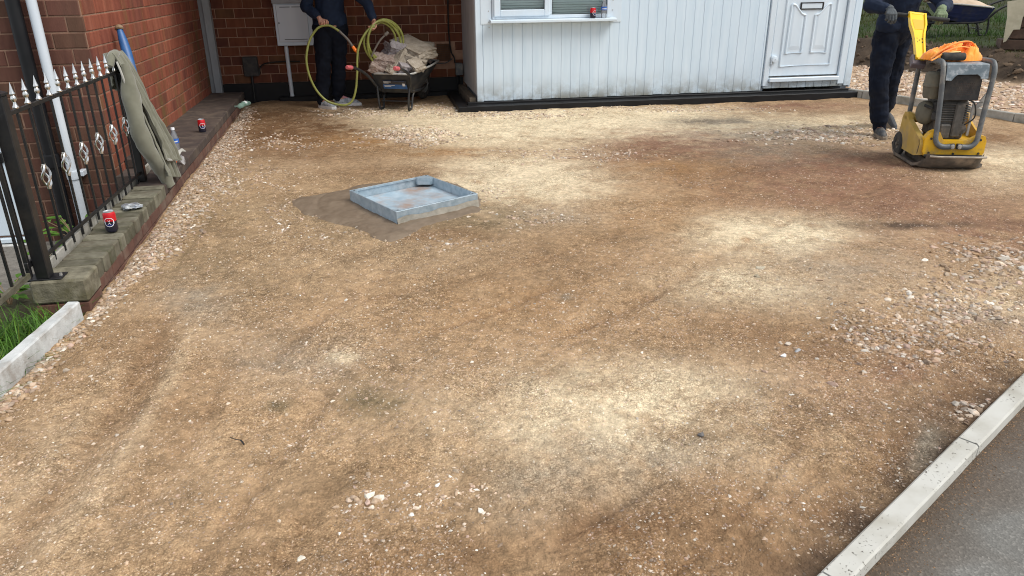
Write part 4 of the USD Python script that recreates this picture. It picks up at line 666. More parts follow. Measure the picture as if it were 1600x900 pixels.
for i in range(33):
    z = 1.03 + .0262 * i; m = bx(1.39, 2.645, -.013, .013, -.0012, .0012); m.apply_transform(trimesh.transformations.rotation_matrix(.95, [1, 0, 0])); m.apply_translation([0, YF + .068, z]); obj('blind_slat', m, M['blind'], w)
obj('cill', hull([(x, y, z) for x in (1.305, 2.745) for y, z in ((YF - .135, .945), (YF - .14, .952), (YF - .14, .972), (YF - .135, .976), (YF - .001, .984), (YF - .001, .945))]), M['white_pvc'], t)
obj('window_trim', bx(1.205, 1.331, YF - .020, YF - .0142, .93, 2.0, .002), M['white_pvc'], t); obj('window_trim', bx(2.699, 2.83, YF - .020, YF - .0142, .93, 2.0, .002), M['white_pvc'], t)
for a, b in ((1.295, 1.07), (1.295, .955), (1.30, .90), (2.725, 1.06), (2.725, 1.16)): obj('screw', lathe([(.001, .003), (.005, .003), (.006, 0), (.001, 0)], (a, YF - .020, b), 10, axis=(0, -1, 0)), M['steel'], t)
# door
obj('door_frame', [bx(4.672, 4.742, YF - .022, YF + .05, .145, 2.16, .006), bx(5.668, 5.752, YF - .030, YF + .05, .145, 2.16, .006), bx(4.743, 5.667, YF - .022, YF + .05, 2.09, 2.16, .006), bx(4.743, 5.667, YF - .055, YF + .05, .195, .243, .006)], M['white_pvc'], t)
obj('corner_post', bx(5.756, XB + .012, YF - .026, YF + .024, .120, 2.58, .006), M['cladding'], t)
x = 4.69
while x < 5.73: obj('short_board', bx(x, min(x + .108, 5.745), YF - .014, YF + .02, .118, .192, .003), M['cladding'], t); x += .112
d = obj('door', bx(4.752, 5.658, YF - .004, YF + .045, .262, 2.085, .005), M['white_pvc'], t)
obj('threshold_gap', bx(4.745, 5.665, YF + .003, YF + .046, .244, .261), M['door_gap'], d)
def mould(pts, r, closed=False): return tube([(a, YF - .006, b) for a, b in pts], r, 8, closed=closed)
obj('moulding', mould([(4.875, 1.98), (4.875, .375), (5.535, .385), (5.535, 1.98)], .0125), M['white_pvc'], d, smooth=40)
def panel(flip):
    f_ = lambda a: a if not flip else 10.395 - a
    arch = smooth_path([(4.94, 1.085, 0), (4.985, 1.075, 0), (5.035, 1.025, 0), (5.085, .975, 0), (5.135, .962, 0)], 5)[:, :2]
    out = [(f_(a), b) for a, b in ([(4.93, .525)] + list(map(tuple, arch)) + [(5.135, .53)])]
    obj('moulding', mould(out, .013, True), M['white_pvc'], d, smooth=40)
    c = np.mean(out, 0); inn = [(c[0] + (a - c[0]) * .80, c[1] + (b - c[1]) * .92) for a, b in out]
    lo_ = trimesh.Trimesh(np.array([(a, b, 0) for a, b in inn] + [(c[0] + (a - c[0]) * .70, c[1] + (b - c[1]) * .89, .007) for a, b in inn] + [(c[0], c[1], .0072)]), np.array([q for i in range(len(inn)) for q in ((i, (i + 1) % len(inn), len(inn) + (i + 1) % len(inn)), (i, len(inn) + (i + 1) % len(inn), len(inn) + i), (len(inn) + i, len(inn) + (i + 1) % len(inn), 2 * len(inn)))]), process=False)
    m = wallface(lo_, YF - .004); m.fix_normals(); obj('raised_panel', m, M['white_pvc'], d)
panel(False); panel(True)
lp = obj('letter_plate', bx(5.065, 5.33, YF - .012, YF - .003, 1.035, 1.092, .003), M['white_pvc'], d)
obj('letter_plate_frame', [bx(5.048, 5.347, YF - .016, YF - .003, 1.093, 1.105, .002), bx(5.048, 5.347, YF - .016, YF - .003, 1.022, 1.034, .002), bx(5.048, 5.062, YF - .0155, YF - .003, 1.0345, 1.0925), bx(5.333, 5.347, YF - .0155, YF - .003, 1.0345, 1.0925)], M['black_paint'], d)
obj('hinge', [lathe([(.004, .05), (.036, .045), (.043, .025), (.043, 0), (.004, 0)], (4.785, YF - .004, .462), 18, axis=(0, -1, 0)), tube([(4.747, YF - .03, .41), (4.747, YF - .03, .50)], .009, 8)], M['white_pvc'], t, smooth=40)
# black edging at the foot of the porch
t = thing('foot_channel', 'black edging strip round the foot of the white porch', 'edging', (3.4, 8.7, 0))
def ragged(m, amp=.004):
    m = m.subdivide_to_size(.09) if hasattr(m, 'subdivide_to_size') else m; v = np.array(m.vertices); v += amp * 2 * (np.stack([meshkit.fbm(v * 13 + k * 7, 3, 80 + k) for k in range(3)], 1) - .5); return trimesh.Trimesh(v, m.faces, process=False)
obj('front_strip', ragged(bx(1.0, 5.88, 8.565, 8.70, -.1, .066, .005)), M['bitumen'], t); obj('inner_strip', ragged(bx(1.03, 5.86, 8.705, 8.775, -.1, .088, .004), .003), M['bitumen'], t)
obj('side_strip', ragged(bx(.905, 1.035, 8.566, 9.94, -.1, .062, .005)), M['bitumen'], t); obj('wooden_fillet', ragged(bx(1.06, 1.14, 8.79, 9.95, -.05, .13, .004), .003), M['soil_wood'], t)
# wall boxes and cables in the recess
t = thing('meter_box', 'grimy white meter cabinet on the dark brick wall', 'cabinet', (-.9, 9.95, .66))
obj('case', bx(-1.135, -.675, 9.905, 10.015, .665, 1.26, .008), M['white_pvc'], t); dd = obj('door', bx(-1.105, -.745, 9.885, 9.904, .71, 1.135, .006), M['pipe_white'], t)
obj('top_hood', bx(-1.145, -.665, 9.875, 10.015, 1.15, 1.27, .006), M['grey_pvc'], t)
obj('slot', [bx(-1.06, -.94, 9.8815, 9.886, 1.105, 1.112), bx(-.92, -.80, 9.8815, 9.886, 1.105, 1.112), bx(-1.04, -.77, 9.8815, 9.886, .735, .742)], M['gasket'], dd); obj('lock', lathe([(.001, .008), (.008, .008), (.009, 0)], (-1.085, 9.885, .93), 10, axis=(0, -1, 0)), M['gasket'], dd)
obj('conduit', tube([(-1.045, 9.965, .67), (-1.04, 9.965, -.02)], .024, 12), M['pipe_white'], t, smooth=40)
t = thing('junction_box', 'dark box low on the brick wall with a cable curving out of it', 'box', (-1.5, 9.97, .3))
obj('case', bx(-1.585, -1.405, 9.955, 10.018, .31, .545, .012), M['engine_dark'], t); obj('cable', [tube([(-1.50, 9.985, .31), (-1.50, 9.985, .0)], .016, 8), tube(smooth_path([(-1.405, 9.985, .33), (-1.38, 9.985, .42), (-1.30, 9.985, .46), (-1.1, 9.985, .475), (-.9, 9.985, .47)], 6), .009, 7)], M['black_paint'], t, smooth=50)
t = thing('junction_box', 'grey junction box in the corner beside the white porch', 'box', (1.08, 9.9, .25))
obj('case', bx(1.03, 1.125, 9.91, 9.99, .25, .40, .008), M['tube_grey'], t); obj('conduit', tube([(1.06, 9.96, .25), (1.06, 9.96, .10)], .018, 8), M['bitumen'], t, smooth=40)
t = thing('wall_cable', 'dark cable running down the bricks beside the porch and along to the airbrick', 'cable', (.97, 9.99, .4))
obj('cable', [tube(smooth_path([(.975, 9.988, 2.3), (.97, 9.988, 1.2), (.965, 9.988, .8), (.985, 9.988, .55), (1.02, 9.988, .47), (1.03, 9.985, .40)], 6), .010, 7), tube(smooth_path([(1.0, 9.985, .455), (.9, 9.985, .40), (.7, 9.985, .405), (.5, 9.985, .40)], 6), .007, 7)], M['black_paint'], t, smooth=50)

# ------------------------------------------------------------------ recessed cover tray bedded in mortar
def local(o, ang, pts=None):
    c, s = math.cos(ang), math.sin(ang); u, v = np.array([c, s, 0]), np.array([-s, c, 0]); return u, v
def place(m, o, ang, tilt=(0, 0)):
    m = mesh_of(m).copy(); m.apply_transform(trimesh.transformations.euler_matrix(tilt[0], tilt[1], ang, 'sxyz')); m.apply_translation(o); return m
TO, TA, TT, W = np.array([.195, 4.985, .012]), math.radians(28.3), (.012, -.006), .315
t = thing('cover_tray', 'galvanised square manhole cover tray standing proud in fresh mortar', 'manhole cover', (TO[0], TO[1], 0))
def tp(m): return place(m, TO, TA, TT)
th = .007
for a, b, c, d in ((-W, W, -W, -W + th), (-W, W, W - th, W), (-W, -W + th, -W + th + .001, W - th - .001), (W - th, W, -W + th + .001, W - th - .001)): obj('rim', tp(bx(a, b, c, d, -.02, .078, .0015)), M['galvanised'], t)
obj('flange', tp([bx(-W + th, W - th, -W + th, -W + th + .012, .068, .0775), bx(-W + th, W - th, W - th - .012, W - th, .068, .0775)]), M['galvanised'], t)
obj('floor', tp(bx(-W + .01, W - .01, -W + .01, W - .01, .004, .012)), M['tray_floor'], t)
for sx in (-1, 1):
    for sy in (-1, 1):
        e = .058 if (sx, sy) != (1, 1) else .085; pts = [(0, 0), (e, 0), (0, e)] if (sx, sy) != (1, 1) else [(0, 0), (.10, 0), (.10, .03), (.03, .085), (0, .085)]
        m = extrude([(sx * (W - th - a), sy * (W - th - b)) for a, b in pts], .062 if (sx, sy) != (1, 1) else .05); m.apply_translation([0, 0, .0165 if (sx, sy) != (1, 1) else .031]); cb = obj('corner_block', tp(m), M['galvanised'], t)
        obj('key_hole', tp(lathe([(.0005, .0012), (.0065, .0012), (.0075, 0)], (sx * (W - th - .018), sy * (W - th - .018), .0787 if (sx, sy) != (1, 1) else .0812), 10)), M['gasket'], cb)
v, f = sheet(np.linspace(-1, 1, 60), np.linspace(0, 1, 10), lambda x, y: 0 * x); x = v[:, 0] * W; z = -.03 + v[:, 1] * (.055 + .022 * meshkit.fbm(np.column_stack([x * 9, x * 0, x * 0]), 3, 91)); n = meshkit.fbm(np.column_stack([x * 30, z * 40, 0 * x]), 3, 92)
m = trimesh.Trimesh(np.column_stack([x, -W - .002 - .012 * (1 - v[:, 1]) - .005 * n, z]), f, process=False); obj('cement_smear', tp(m), M['cement_smear'], t, smooth=True)
# mortar bed
pts = [at(*p)[:2] for p in ((452, 316), (474, 309), (520, 302), (556, 290), (640, 280), (700, 283), (745, 300), (752, 318), (748, 330), (712, 338), (668, 352), (640, 366), (608, 377), (578, 371), (545, 352), (508, 345), (478, 332))]
from shapely.geometry import Polygon, Point
import shapely
poly = Polygon(pts).buffer(.03).buffer(-.03); xs = np.arange(-.75, .75, .011); ys = np.arange(4.0, 6.0, .011); v, f = sheet(xs, ys, lambda x, y: 0 * x)
jx, jy = .05 * warp(v[:, 0], v[:, 1], 14, 1, 93) + .07 * warp(v[:, 0], v[:, 1], 5, 1, 94), .05 * warp(v[:, 0], v[:, 1], 14, 2, 95) + .07 * warp(v[:, 0], v[:, 1], 5, 2, 96); G2 = shapely.points(v[:, 0] + jx, v[:, 1] + jy); ins = shapely.contains(poly, G2); dist = shapely.distance(poly.exterior, G2) * np.where(ins, 1, -1)
sw = np.exp(-((np.hypot(v[:, 0] + .02, v[:, 1] - 5.15) - .44) / .012) ** 2) * (v[:, 0] < -.05)
v[:, 2] = ground_z(v[:, 0], v[:, 1]) + (np.clip(dist / .07, 0, 1) ** .7 * .013 + np.clip(dist / .03, -1, 0) * .02) + .004 * warp(v[:, 0], v[:, 1], 16, 3, 97) * (dist > 0) - .007 * sw * (dist > 0.03); sel = (dist > -.03)[f].all(1)
p = structure('mortar_bed', trimesh.Trimesh(v, f[sel], process=False), M['mortar_wet'], smooth=True); tag(p, 'smooth brown wet mortar spread round the metal tray')

# ------------------------------------------------------------------ things on the low wall
nu, nv = 90, 64
tt, ss = np.meshgrid(np.linspace(0, 1, nv), np.linspace(0, 1, nu), indexing='ij')
def closed_sheet(P, thick):
    nv_, nu_ = P.shape[:2]; du, dv = np.gradient(P, axis=1), np.gradient(P, axis=0); n = np.cross(du, dv); n /= np.linalg.norm(n, axis=-1, keepdims=True) + 1e-9
    A, B = (P + n * thick / 2).reshape(-1, 3), (P - n * thick / 2).reshape(-1, 3); k = len(A); i = (np.arange(nv_ - 1)[:, None] * nu_ + np.arange(nu_ - 1)[None]).ravel()
    q = np.concatenate([np.stack([i, i + 1, i + nu_ + 1], 1), np.stack([i, i + nu_ + 1, i + nu_], 1)]); F = [q, q[:, ::-1] + k]
    loop = list(range(nu_)) + [nu_ * r + nu_ - 1 for r in range(1, nv_)] + [nu_ * (nv_ - 1) + c for c in range(nu_ - 2, -1, -1)] + [nu_ * r for r in range(nv_ - 2, 0, -1)]; L = np.array(loop); L2 = np.roll(L, -1)
    F += [np.stack([L, L + k, L2 + k], 1), np.stack([L, L2 + k, L2], 1)]; m = trimesh.Trimesh(np.vstack([A, B]), np.vstack(F), process=False); m.fix_normals(); return m
t = thing('jacket', 'olive green jacket hung over the end of the railing', 'jacket', (-1.55, 5.5, .13))
def drape(y0a, y1a, y0b, y1b, ztop, zbot_l, zbot_r, xt, xb, nf, amp, ph, seed, tw=1.0):
    T = tt ** tw; yl = y0a + (y0b - y0a) * tt ** .8; yr = y1a + (y1b - y1a) * tt ** .85; y = yl + (yr - yl) * ss; zb = zbot_l + (zbot_r - zbot_l) * ss; z = ztop + (zb - ztop) * tt
    x = xt + (xb - xt) * tt ** .7 + amp * (.25 + .75 * tt) * np.sin(ss * np.pi * 2 * nf + ph + 1.2 * tt) * np.sin(np.pi * np.clip(ss * .94 + .03, 0, 1)) ** .3 + .05 * (.3 + .7 * tt) * (meshkit.fbm(np.stack([ss * 6, tt * 4, 0 * ss + seed], -1), 4, seed) - .5) + .030 * (.35 + .65 * tt) * (meshkit.fbm(np.stack([ss * 13 + 1.5 * tt, tt * 3.2, 0 * ss + seed + 3], -1), 3, seed + 5) - .5)
    x = x - .10 * np.clip(.10 - tt, 0, 1) * 1.5; z = z + .02 * np.clip(.08 - tt, 0, 1) / .08 - .0; return np.stack([x, y, z], -1)
obj('body', closed_sheet(drape(5.36, 5.56, 5.38, 5.72, .985, .19, .10, -1.628, -1.47, 3.4, .032, .4, 101), .008), M['jacket_olive'], t, smooth=50)
obj('back_panel', closed_sheet(drape(5.38, 5.58, 5.42, 5.62, .98, .78, .74, -1.69, -1.71, 1.6, .015, 1.0, 102), .008), M['jacket_olive'], t, smooth=50)
def tube_cloth(pts, r, seed, seg=18):
    P = smooth_path(pts, 6); m = tube(P, np.interp(np.linspace(0, 1, len(P)), np.linspace(0, 1, len(r)), r), seg); v = np.array(m.vertices); n = m.vertex_normals; m.vertices = v + n * (.05 * (meshkit.fbm(v * [13, 13, 7], 4, seed) - .5))[:, None]; return m
obj('front_flap', closed_sheet(drape(5.37, 5.48, 5.40, 5.64, .94, .30, .24, -1.615, -1.435, 1.7, .028, 2.2, 105), .008), M['jacket_olive'], t, smooth=50)
obj('hem_lining', tube(smooth_path([(-1.445, 5.43, .292), (-1.43, 5.50, .275), (-1.445, 5.57, .262), (-1.43, 5.63, .245)], 5), .009, 6), M['jacket_lining'], t)
obj('sleeve', tube_cloth([(-1.60, 5.40, .93), (-1.585, 5.37, .74), (-1.565, 5.34, .52), (-1.53, 5.37, .33), (-1.50, 5.45, .20), (-1.475, 5.47, .10)], [.035, .05, .054, .05, .045, .042], 103), M['jacket_olive'], t, smooth=60)
obj('collar', tube_cloth([(-1.665, 5.34, .93), (-1.655, 5.38, .985), (-1.645, 5.47, .995), (-1.65, 5.56, .97)], [.022, .03, .03, .022], 104), M['jacket_olive'], t, smooth=60)
obj('zip_edge', tube(smooth_path([(-1.618, 5.345, .955), (-1.60, 5.335, .88), (-1.595, 5.345, .80), (-1.60, 5.34, .70), (-1.602, 5.345, .62)], 6), .0065, 6), M['jacket_lining'], t)
P = np.array([[(-1.50 + .03 * b, 5.74 + .30 * a + .02 * b, .33 - .10 * a - .10 * b * (1 - a) + .012 * math.sin(7 * a + 4 * b)) for a in np.linspace(0, 1, 12)] for b in np.linspace(0, 1, 8)]); obj('lining', closed_sheet(P, .004), M['jacket_lining'], t, smooth=60)
t = thing('long_handled_tool', 'tool with a worn blue handle leaning against the red brick wall', 'tool', (-1.62, 5.66, .13))
a, b = np.array([-1.93, 6.60, 1.085]), np.array([-1.70, 6.18, .16]); P = a + (b - a) * np.linspace(0, 1, 12)[:, None]
obj('handle', tube(P, [.020, .033, .037, .034, .030, .028, .027, .026, .026, .026, .026, .026], 14, flat=.8), M['blue_plastic'], t, smooth=50)
obj('handle_end', lathe([(.001, .03), (.020, .026), (.030, .012), (.033, 0), (.025, -.01)], a + [0, 0, .0], 14, axis=a - b), M['wood'], t, smooth=50)
obj('head', bones([(b + [.0, .02, 0], .03, b + [.02, -.02, -.02], .025), (b + [-.02, .12, -.005], .012, b + [.02, -.16, -.005], .012)], .015, 3), M['black_paint'], t, smooth=60)
def pop_can(loc, lab, rz=0.0, group=None, dent=0.0):
    t = thing('drinks_can', lab, 'can', loc, group); x, y, z = loc
    def L(p, n=28):
        m = lathe(p, (x, y, z), n); return m
    obj('lower_body', L([(.001, .004), (.022, .003), (.025, .0), (.0265, .002), (.033, .012), (.033, .062)]), M['can_black'], t, smooth=40); obj('upper_body', L([(.0331, .0622), (.0331, .100), (.0275, .113)]), M['can_red'], t, smooth=40)
    obj('lid', L([(.0275, .1131), (.0275, .117), (.0262, .1175), (.0258, .1135), (.001, .1135)]), M['aluminium'], t, smooth=30)
    def disc(r0, r1, zc, mat, a0=0, a1=2 * np.pi, off=.0004, name='emblem'):
        V, F = [], []; n = 26
        for i in range(n + 1):
            a = a0 + (a1 - a0) * i / n
            for r in (r0, r1):
                s, h = r * math.cos(a), r * math.sin(a); h = max(h, .0068) if name == 'top' else min(h, -.0068) if name == 'bottom' else h; g = s / .033 + rz; V.append((x + (.0332 + off) * math.sin(g), y - (.0332 + off) * math.cos(g), z + zc + h))
        for i in range(n): F += [(2 * i, 2 * i + 1, 2 * i + 3), (2 * i, 2 * i + 3, 2 * i + 2)]
        return trimesh.Trimesh(np.array(V), np.array(F), process=False)
    if dent > -1:
        e = obj('emblem', [disc(.0235, .0265, .060, None, off=.0006)], M['can_white'], t); obj('emblem_red', disc(.0001, .0234, .060, None, .295, math.pi - .295, .0006, 'top'), M['can_red'], e); obj('emblem_blue', disc(.0001, .0234, .060, None, math.pi + .295, 2 * math.pi - .295, .0006, 'bottom'), M['can_blue'], e)
        V = []; tm = meshkit.text_mesh('PEPSI', .0085, .0006, bold=True); v = np.array(tm.vertices); v[:, 0] -= v[:, 0].max() / 2
        bnd = disc(.0001, .0236, .060, None, 0, 2 * np.pi, .0003); obj('emblem_band', bnd, M['can_white'], e)
        g = v[:, 0] / .033 + rz; r = .0342 + v[:, 2]; tm = trimesh.Trimesh(np.column_stack([x + r * np.sin(g), y - r * np.cos(g), z + .0558 + v[:, 1]]), tm.faces, process=False); obj('lettering', tm, M['can_black'], e)
    return t
wz = .132
pop_can((-1.525, 4.36, wz), 'red and black cola can standing on the mossy coping bricks of the low wall', .10)
pop_can((-1.60, 7.32, wz), 'red and dark cola can on the wall at the foot of the red bricks', .4)
pop_can((2.475, 8.675, .975), 'red and black cola can on the window cill of the white porch', .45)
def bottle(loc, lab, cap='cap_white', s=1.0, lie=None):
    t = thing('water_bottle', lab, 'bottle', loc); x, y, z = loc
    pr = [(.001, .006), (.022, .002), (.029, .004), (.031, .012), (.030, .04), (.0315, .05), (.030, .06), (.0315, .07), (.030, .08), (.031, .092), (.031, .125), (.029, .135), (.024, .155), (.0155, .178), (.0128, .186), (.0128, .196)]
    obj('body', lathe([(r * s, h * s) for r, h in pr], loc, 24), M['clear_plastic'], t, smooth=40); obj('label_band', lathe([(.0318 * s, .088 * s), (.0320 * s, .09 * s), (.0320 * s, .122 * s), (.0318 * s, .124 * s)], loc, 24), M['label_band'], t, smooth=40)
    obj('label_print', lathe([(.0322 * s, .098 * s), (.0322 * s, .108 * s)], loc, 24).slice_plane(np.array([x, y - .018, z]), np.array([.0, -1, 0])), M['print_white'], t)
    obj('cap', lathe([(.001, .210), (.0135, .210), (.0148, .206), (.0150, .194), (.0130, .193)] if False else [(.0150 * s, .192 * s), (.0150 * s, .206 * s), (.0135 * s, .210 * s), (.001, .210 * s)], loc, 18), M[cap], t, smooth=40)
bottle((-1.625, 6.40, wz), 'small clear water bottle with a blue label on the low wall beside the jacket')
bottle((2.60, 8.67, .975), 'clear water bottle with a blue label on the window cill of the porch', s=1.0)
# crushed green bottle
t = thing('crushed_bottle', 'crushed pale green plastic bottle lying in the corner by the dark wall', 'bottle', (-1.45, 9.0, .13)); q = at(374, 166, .155); e = at(390, 161, .155)
P = smooth_path([q + [-.05, 0, 0], q, (q + e) / 2 + [0, 0, .008], e], 6); m = tube(P, np.interp(np.linspace(0, 1, len(P)), [0, .12, .22, .35, .8, .97, 1], [.008, .008, .011, .026, .029, .025, .008]), 14); v = np.array(m.vertices); m.vertices = v + m.vertex_normals * (.022 * (meshkit.fbm(v * 32, 3, 111) - .5))[:, None]; obj('body', m, M['green_plastic'], t); obj('label_band', tube((P + [0, 0, .002])[11:14], .0295, 14), M['print_white'], t)
# crumpled foil and orange packet
def crumple(c, r, flat, seed, n=2, amp=.5):
    m = trimesh.creation.icosphere(n); v = np.array(m.vertices); v = v * (1 + amp * (meshkit.fbm(v * 2.6 + seed, 3, seed)[:, None] - .5) * 2) * np.array(r) * [1, 1, flat]; return trimesh.Trimesh(v + np.array(c), m.faces, process=False)
solo('crumpled_wrapper', crumple((-1.54, 4.80, wz + .016), (.055, .040, .03), .6, 121, 2, .8), M['foil'], 'crumpled silver wrapper on the coping behind the cola can', 'wrapper')
t = thing('crisp_packet', 'orange packet and white paper half hidden behind the jacket', 'packet', (-1.56, 5.93, wz)); obj('packet', crumple((-1.555, 5.92, wz + .055), (.040, .035, .07), .8, 131, 2, .6), M['packet_orange'], t); obj('packet_fold', crumple((-1.58, 5.80, wz + .03), (.04, .05, .04), .5, 132, 2, .6), M['packet_orange'], t)
P = np.array([[(-1.56 + .08 * a, 5.95 + .04 * b + .04 * a, wz + .085 - .06 * a + .03 * math.sin(5 * a + 6 * b)) for a in np.linspace(0, 1, 9)] for b in np.linspace(0, 1, 7)]); obj('paper', closed_sheet(P, .002), M['paper_white'], t)

# ------------------------------------------------------------------ people
def unit(a): a = np.array(a, float); return a / np.linalg.norm(a)
def hand_bones(w, d, n, s, curl=(50, 60, 40), k=1.0):
    """palm, four fingers and a thumb: w wrist, d towards the knuckles, n the way the fingers curl, s the thumb's side"""
    w, d, n = np.array(w, float), unit(d), unit(n); n = unit(n - d * (n @ d)); s0 = np.cross(d, n); s = s0 if s0 @ np.array(s) > 0 else -s0; B = []
    kn = [w + d * .088 * k * q + s * o * k for q, o in ((.97, .032), (1.0, .011), (.97, -.010), (.90, -.030))]
    for p in kn: B.append((w + (p - w) * .12, .021 * k, p, .0125 * k))
    for a, b in zip(kn[:-1], kn[1:]): B.append((a, .0125 * k, b, .0125 * k)); B.append((w + (a - w) * .55, .017 * k, w + (b - w) * .55, .017 * k))
    for j, p in enumerate(kn):
        L = (.95, 1.08, 1.0, .78)[j] * k; a = 0; q = p
        for seg, (ln, r) in enumerate(((.043, .0105), (.027, .0095), (.021, .0085))):
            a += math.radians(curl[seg] + (j - 1.5) * 4); e = q + (d * math.cos(a) + n * math.sin(a)) * ln * L; B.append((q, (r + .0008) * k, e, r * k)); q = e
    b = w + d * .026 * k + s * .024 * k; m_ = b + unit(s * .55 + d * .62 + n * .55) * .042 * k; e = m_ + unit(d * .62 - s * .12 + n * .75) * .034 * k; B += [(b, .0155 * k, m_, .0125 * k), (m_, .0125 * k, e, .0095 * k)]
    return B
def person(label, loc, J, hands, cols, shoes, glove=None):
    t = thing('person', label, 'person', loc); g = {k: np.array(v, float) for k, v in J.items()}
    up = unit(g['neck'] - g['pelvis']); side = unit(g['sr'] - g['sl']); fw = unit(np.cross(up, side)); fw = fw if fw @ np.array(J['face']) > 0 else -fw
    H_ = g['head']; f = unit(J['look']); sd = unit(np.cross(f, [0, 0, 1])); uu = np.cross(sd, f); Hp = lambda a, b, c: H_ + sd * a + f * b + uu * c
    B = [(g['pelvis'], .135, g['chest'], .14), (g['chest'], .14, (g['sl'] + g['sr']) / 2 - up * .03, .10), (g['sl'], .055, g['sr'], .055), (g['neck'] - up * .06, .058, Hp(0, -.015, -.05), .054),
         (Hp(0, -.025, .045), .088, Hp(0, .005, .05), .085), (Hp(0, .02, .02), .072, Hp(0, .045, -.075), .040), (Hp(-.045, 0, -.05), .035, Hp(.045, 0, -.05), .035), (Hp(0, .083, .02), .010, Hp(0, .103, -.018), .016), (Hp(-.012, .088, -.052), .011, Hp(.012, .088, -.052), .011), (Hp(-.075, -.008, .01), .014, Hp(-.080, -.02, -.025), .011), (Hp(.075, -.008, .01), .014, Hp(.080, -.02, -.025), .011)]
    for q in 'lr':
        B += [(g['s' + q], .052, g['e' + q], .040), (g['e' + q], .039, g['w' + q], .026), (g['h' + q], .085, g['k' + q], .055), (g['k' + q], .054, g['a' + q], .038), (g['a' + q], .034, g['a' + q] + (g['t' + q] - g['a' + q]) * .55 - [0, 0, 0 if J.get('flat' + q, True) else .05], .026)] + hand_bones(g['w' + q], *hands[q])
    obj('body', bones(B, .013, 6, 12), M['skin'], t, smooth=True)
    obj('hair', bones([(Hp(0, -.03, .058), .094, Hp(0, .012, .072), .080), (Hp(0, -.055, .01), .07, Hp(0, -.05, -.03), .055)], .02, 5), M['hair'], t, smooth=True)
    for a in (-1, 1): obj('eye', mesh_of(sph(Hp(a * .031, .076, .018), .0115, 12)), M['eye'], t, smooth=True)
    def folds(m, amp, sc, seed):
        v = np.array(m.vertices); m.vertices = v + m.vertex_normals * (amp * 2 * (meshkit.fbm(v * sc, 4, seed) - .5))[:, None]; return m
    C = [(g['pelvis'] + up * .09, .155, g['chest'], .165), (g['chest'], .165, (g['sl'] + g['sr']) / 2 - up * .03, .115), (g['sl'], .075, g['sr'], .075), (g['neck'] - up * .07, .075, g['neck'] - up * .02, .068), (g['hl'] + up * .11, .112, g['hr'] + up * .11, .112)]
    for q in 'lr': C += [(g['s' + q], .078, g['e' + q], .064), (g['e' + q], .064, g['w' + q] + (g['e' + q] - g['w' + q]) * .22, .047), (g['w' + q] + (g['e' + q] - g['w' + q]) * .24, .047, g['w' + q] + (g['e' + q] - g['w' + q]) * .10, .040)]
    obj('jacket', folds(bones(C, .012, 5), .020, [12, 12, 9], 201), M[cols[0]], t, smooth=True)
    C = [(g['pelvis'] - up * .02, .142, g['pelvis'] + up * .04, .140), (g['hl'], .118, g['hr'], .118)]
    for q in 'lr':
        an = g['a' + q]; kn = g['k' + q]; C += [(g['h' + q], .116, kn, .088), (kn, .088, an + (kn - an) * .22, .082), (an + (kn - an) * .22, .082, an + (kn - an) * .12, .062), (an + (kn - an) * .12, .064, an - (kn - an) * .035, .056)]
    obj('trousers', folds(bones(C, .012, 4), .022, [10, 10, 14], 203), M[cols[1]], t, smooth=True)
    for q in 'lr':
        a, e = g['a' + q], g['t' + q]; d = e - a; d2 = unit([d[0], d[1], 0]) if J.get('flat' + q, True) else unit(d); s = unit(np.cross(d2, [0, 0, 1])); n = np.cross(s, d2); hl = a - n * (a[2] - e[2] - .0) * (1 if J.get('flat' + q, True) else 0)
        if not J.get('flat' + q, True): hl = a - n * .075
        base = hl - d2 * .055; P = lambda u, v, w: base + d2 * u + s * v + n * w
        L = np.linalg.norm(e - base) if not J.get('flat' + q, True) else (e - base) @ d2; k = L / .29
        S = [(P(.035 * k, 0, .055), .040, P(.05 * k, 0, .095), .042), (P(.045 * k, 0, .05), .042, P(.15 * k, 0, .055), .040), (P(.15 * k, 0, .055), .038, P(.225 * k, .004, .038), .034), (P(.19 * k, -.012, .036), .032, P(.25 * k, .006, .032), .026), (P(.035 * k, 0, .03), .036, P(.06 * k, 0, .03), .036), (P(.05 * k, 0, .08), .043, a + unit(g['k' + q] - a) * .05, .046)]
        sh = obj('shoe', folds(bones(S, .010, 4), .003, 40, 205), M[shoes[0]], t, smooth=True)
        out = [(P(u * k, v, 0)) for u, v in ((-.005, 0), (.005, .028), (.04, .036), (.10, .032), (.16, .037), (.215, .044), (.262, .036), (.287, .010), (.283, -.015), (.255, -.038), (.205, -.044), (.15, -.036), (.10, -.030), (.04, -.035), (.005, -.028))]
        V = np.array([p + n * .001 for p in out] + [p + n * .026 for p in out] + [base + d2 * .14 * k + (p - base - d2 * .14 * k) * .95 + n * .036 for p in out]); obj('sole', trimesh.convex.convex_hull(V), M[shoes[1]], sh, smooth=30)
        if len(shoes) > 2: obj('tongue', bones([(P(.085 * k, 0, .103), .020, P(.125 * k, 0, .088), .018), (P(.125 * k, 0, .086), .017, P(.165 * k, 0, .078), .012)], .01, 3), M[shoes[2]], sh, smooth=True); obj('heel_tab', bones([(P(.0, -.012, .07), .012, P(.0, .012, .07), .012)], .008, 2), M[shoes[1]], sh, smooth=True)
        if glove:
            gb = [(a_, ra * 1.16, b_, rb * 1.16) for a_, ra, b_, rb in hand_bones(g['w' + q], *hands[q])]; w_ = g['w' + q]; el = unit(g['e' + q] - w_); gb.append((w_, .036, w_ + el * .055, .043)); obj('glove', bones(gb, .006, 4, 10), M[glove[q == 'l']], t, smooth=True)
    return t
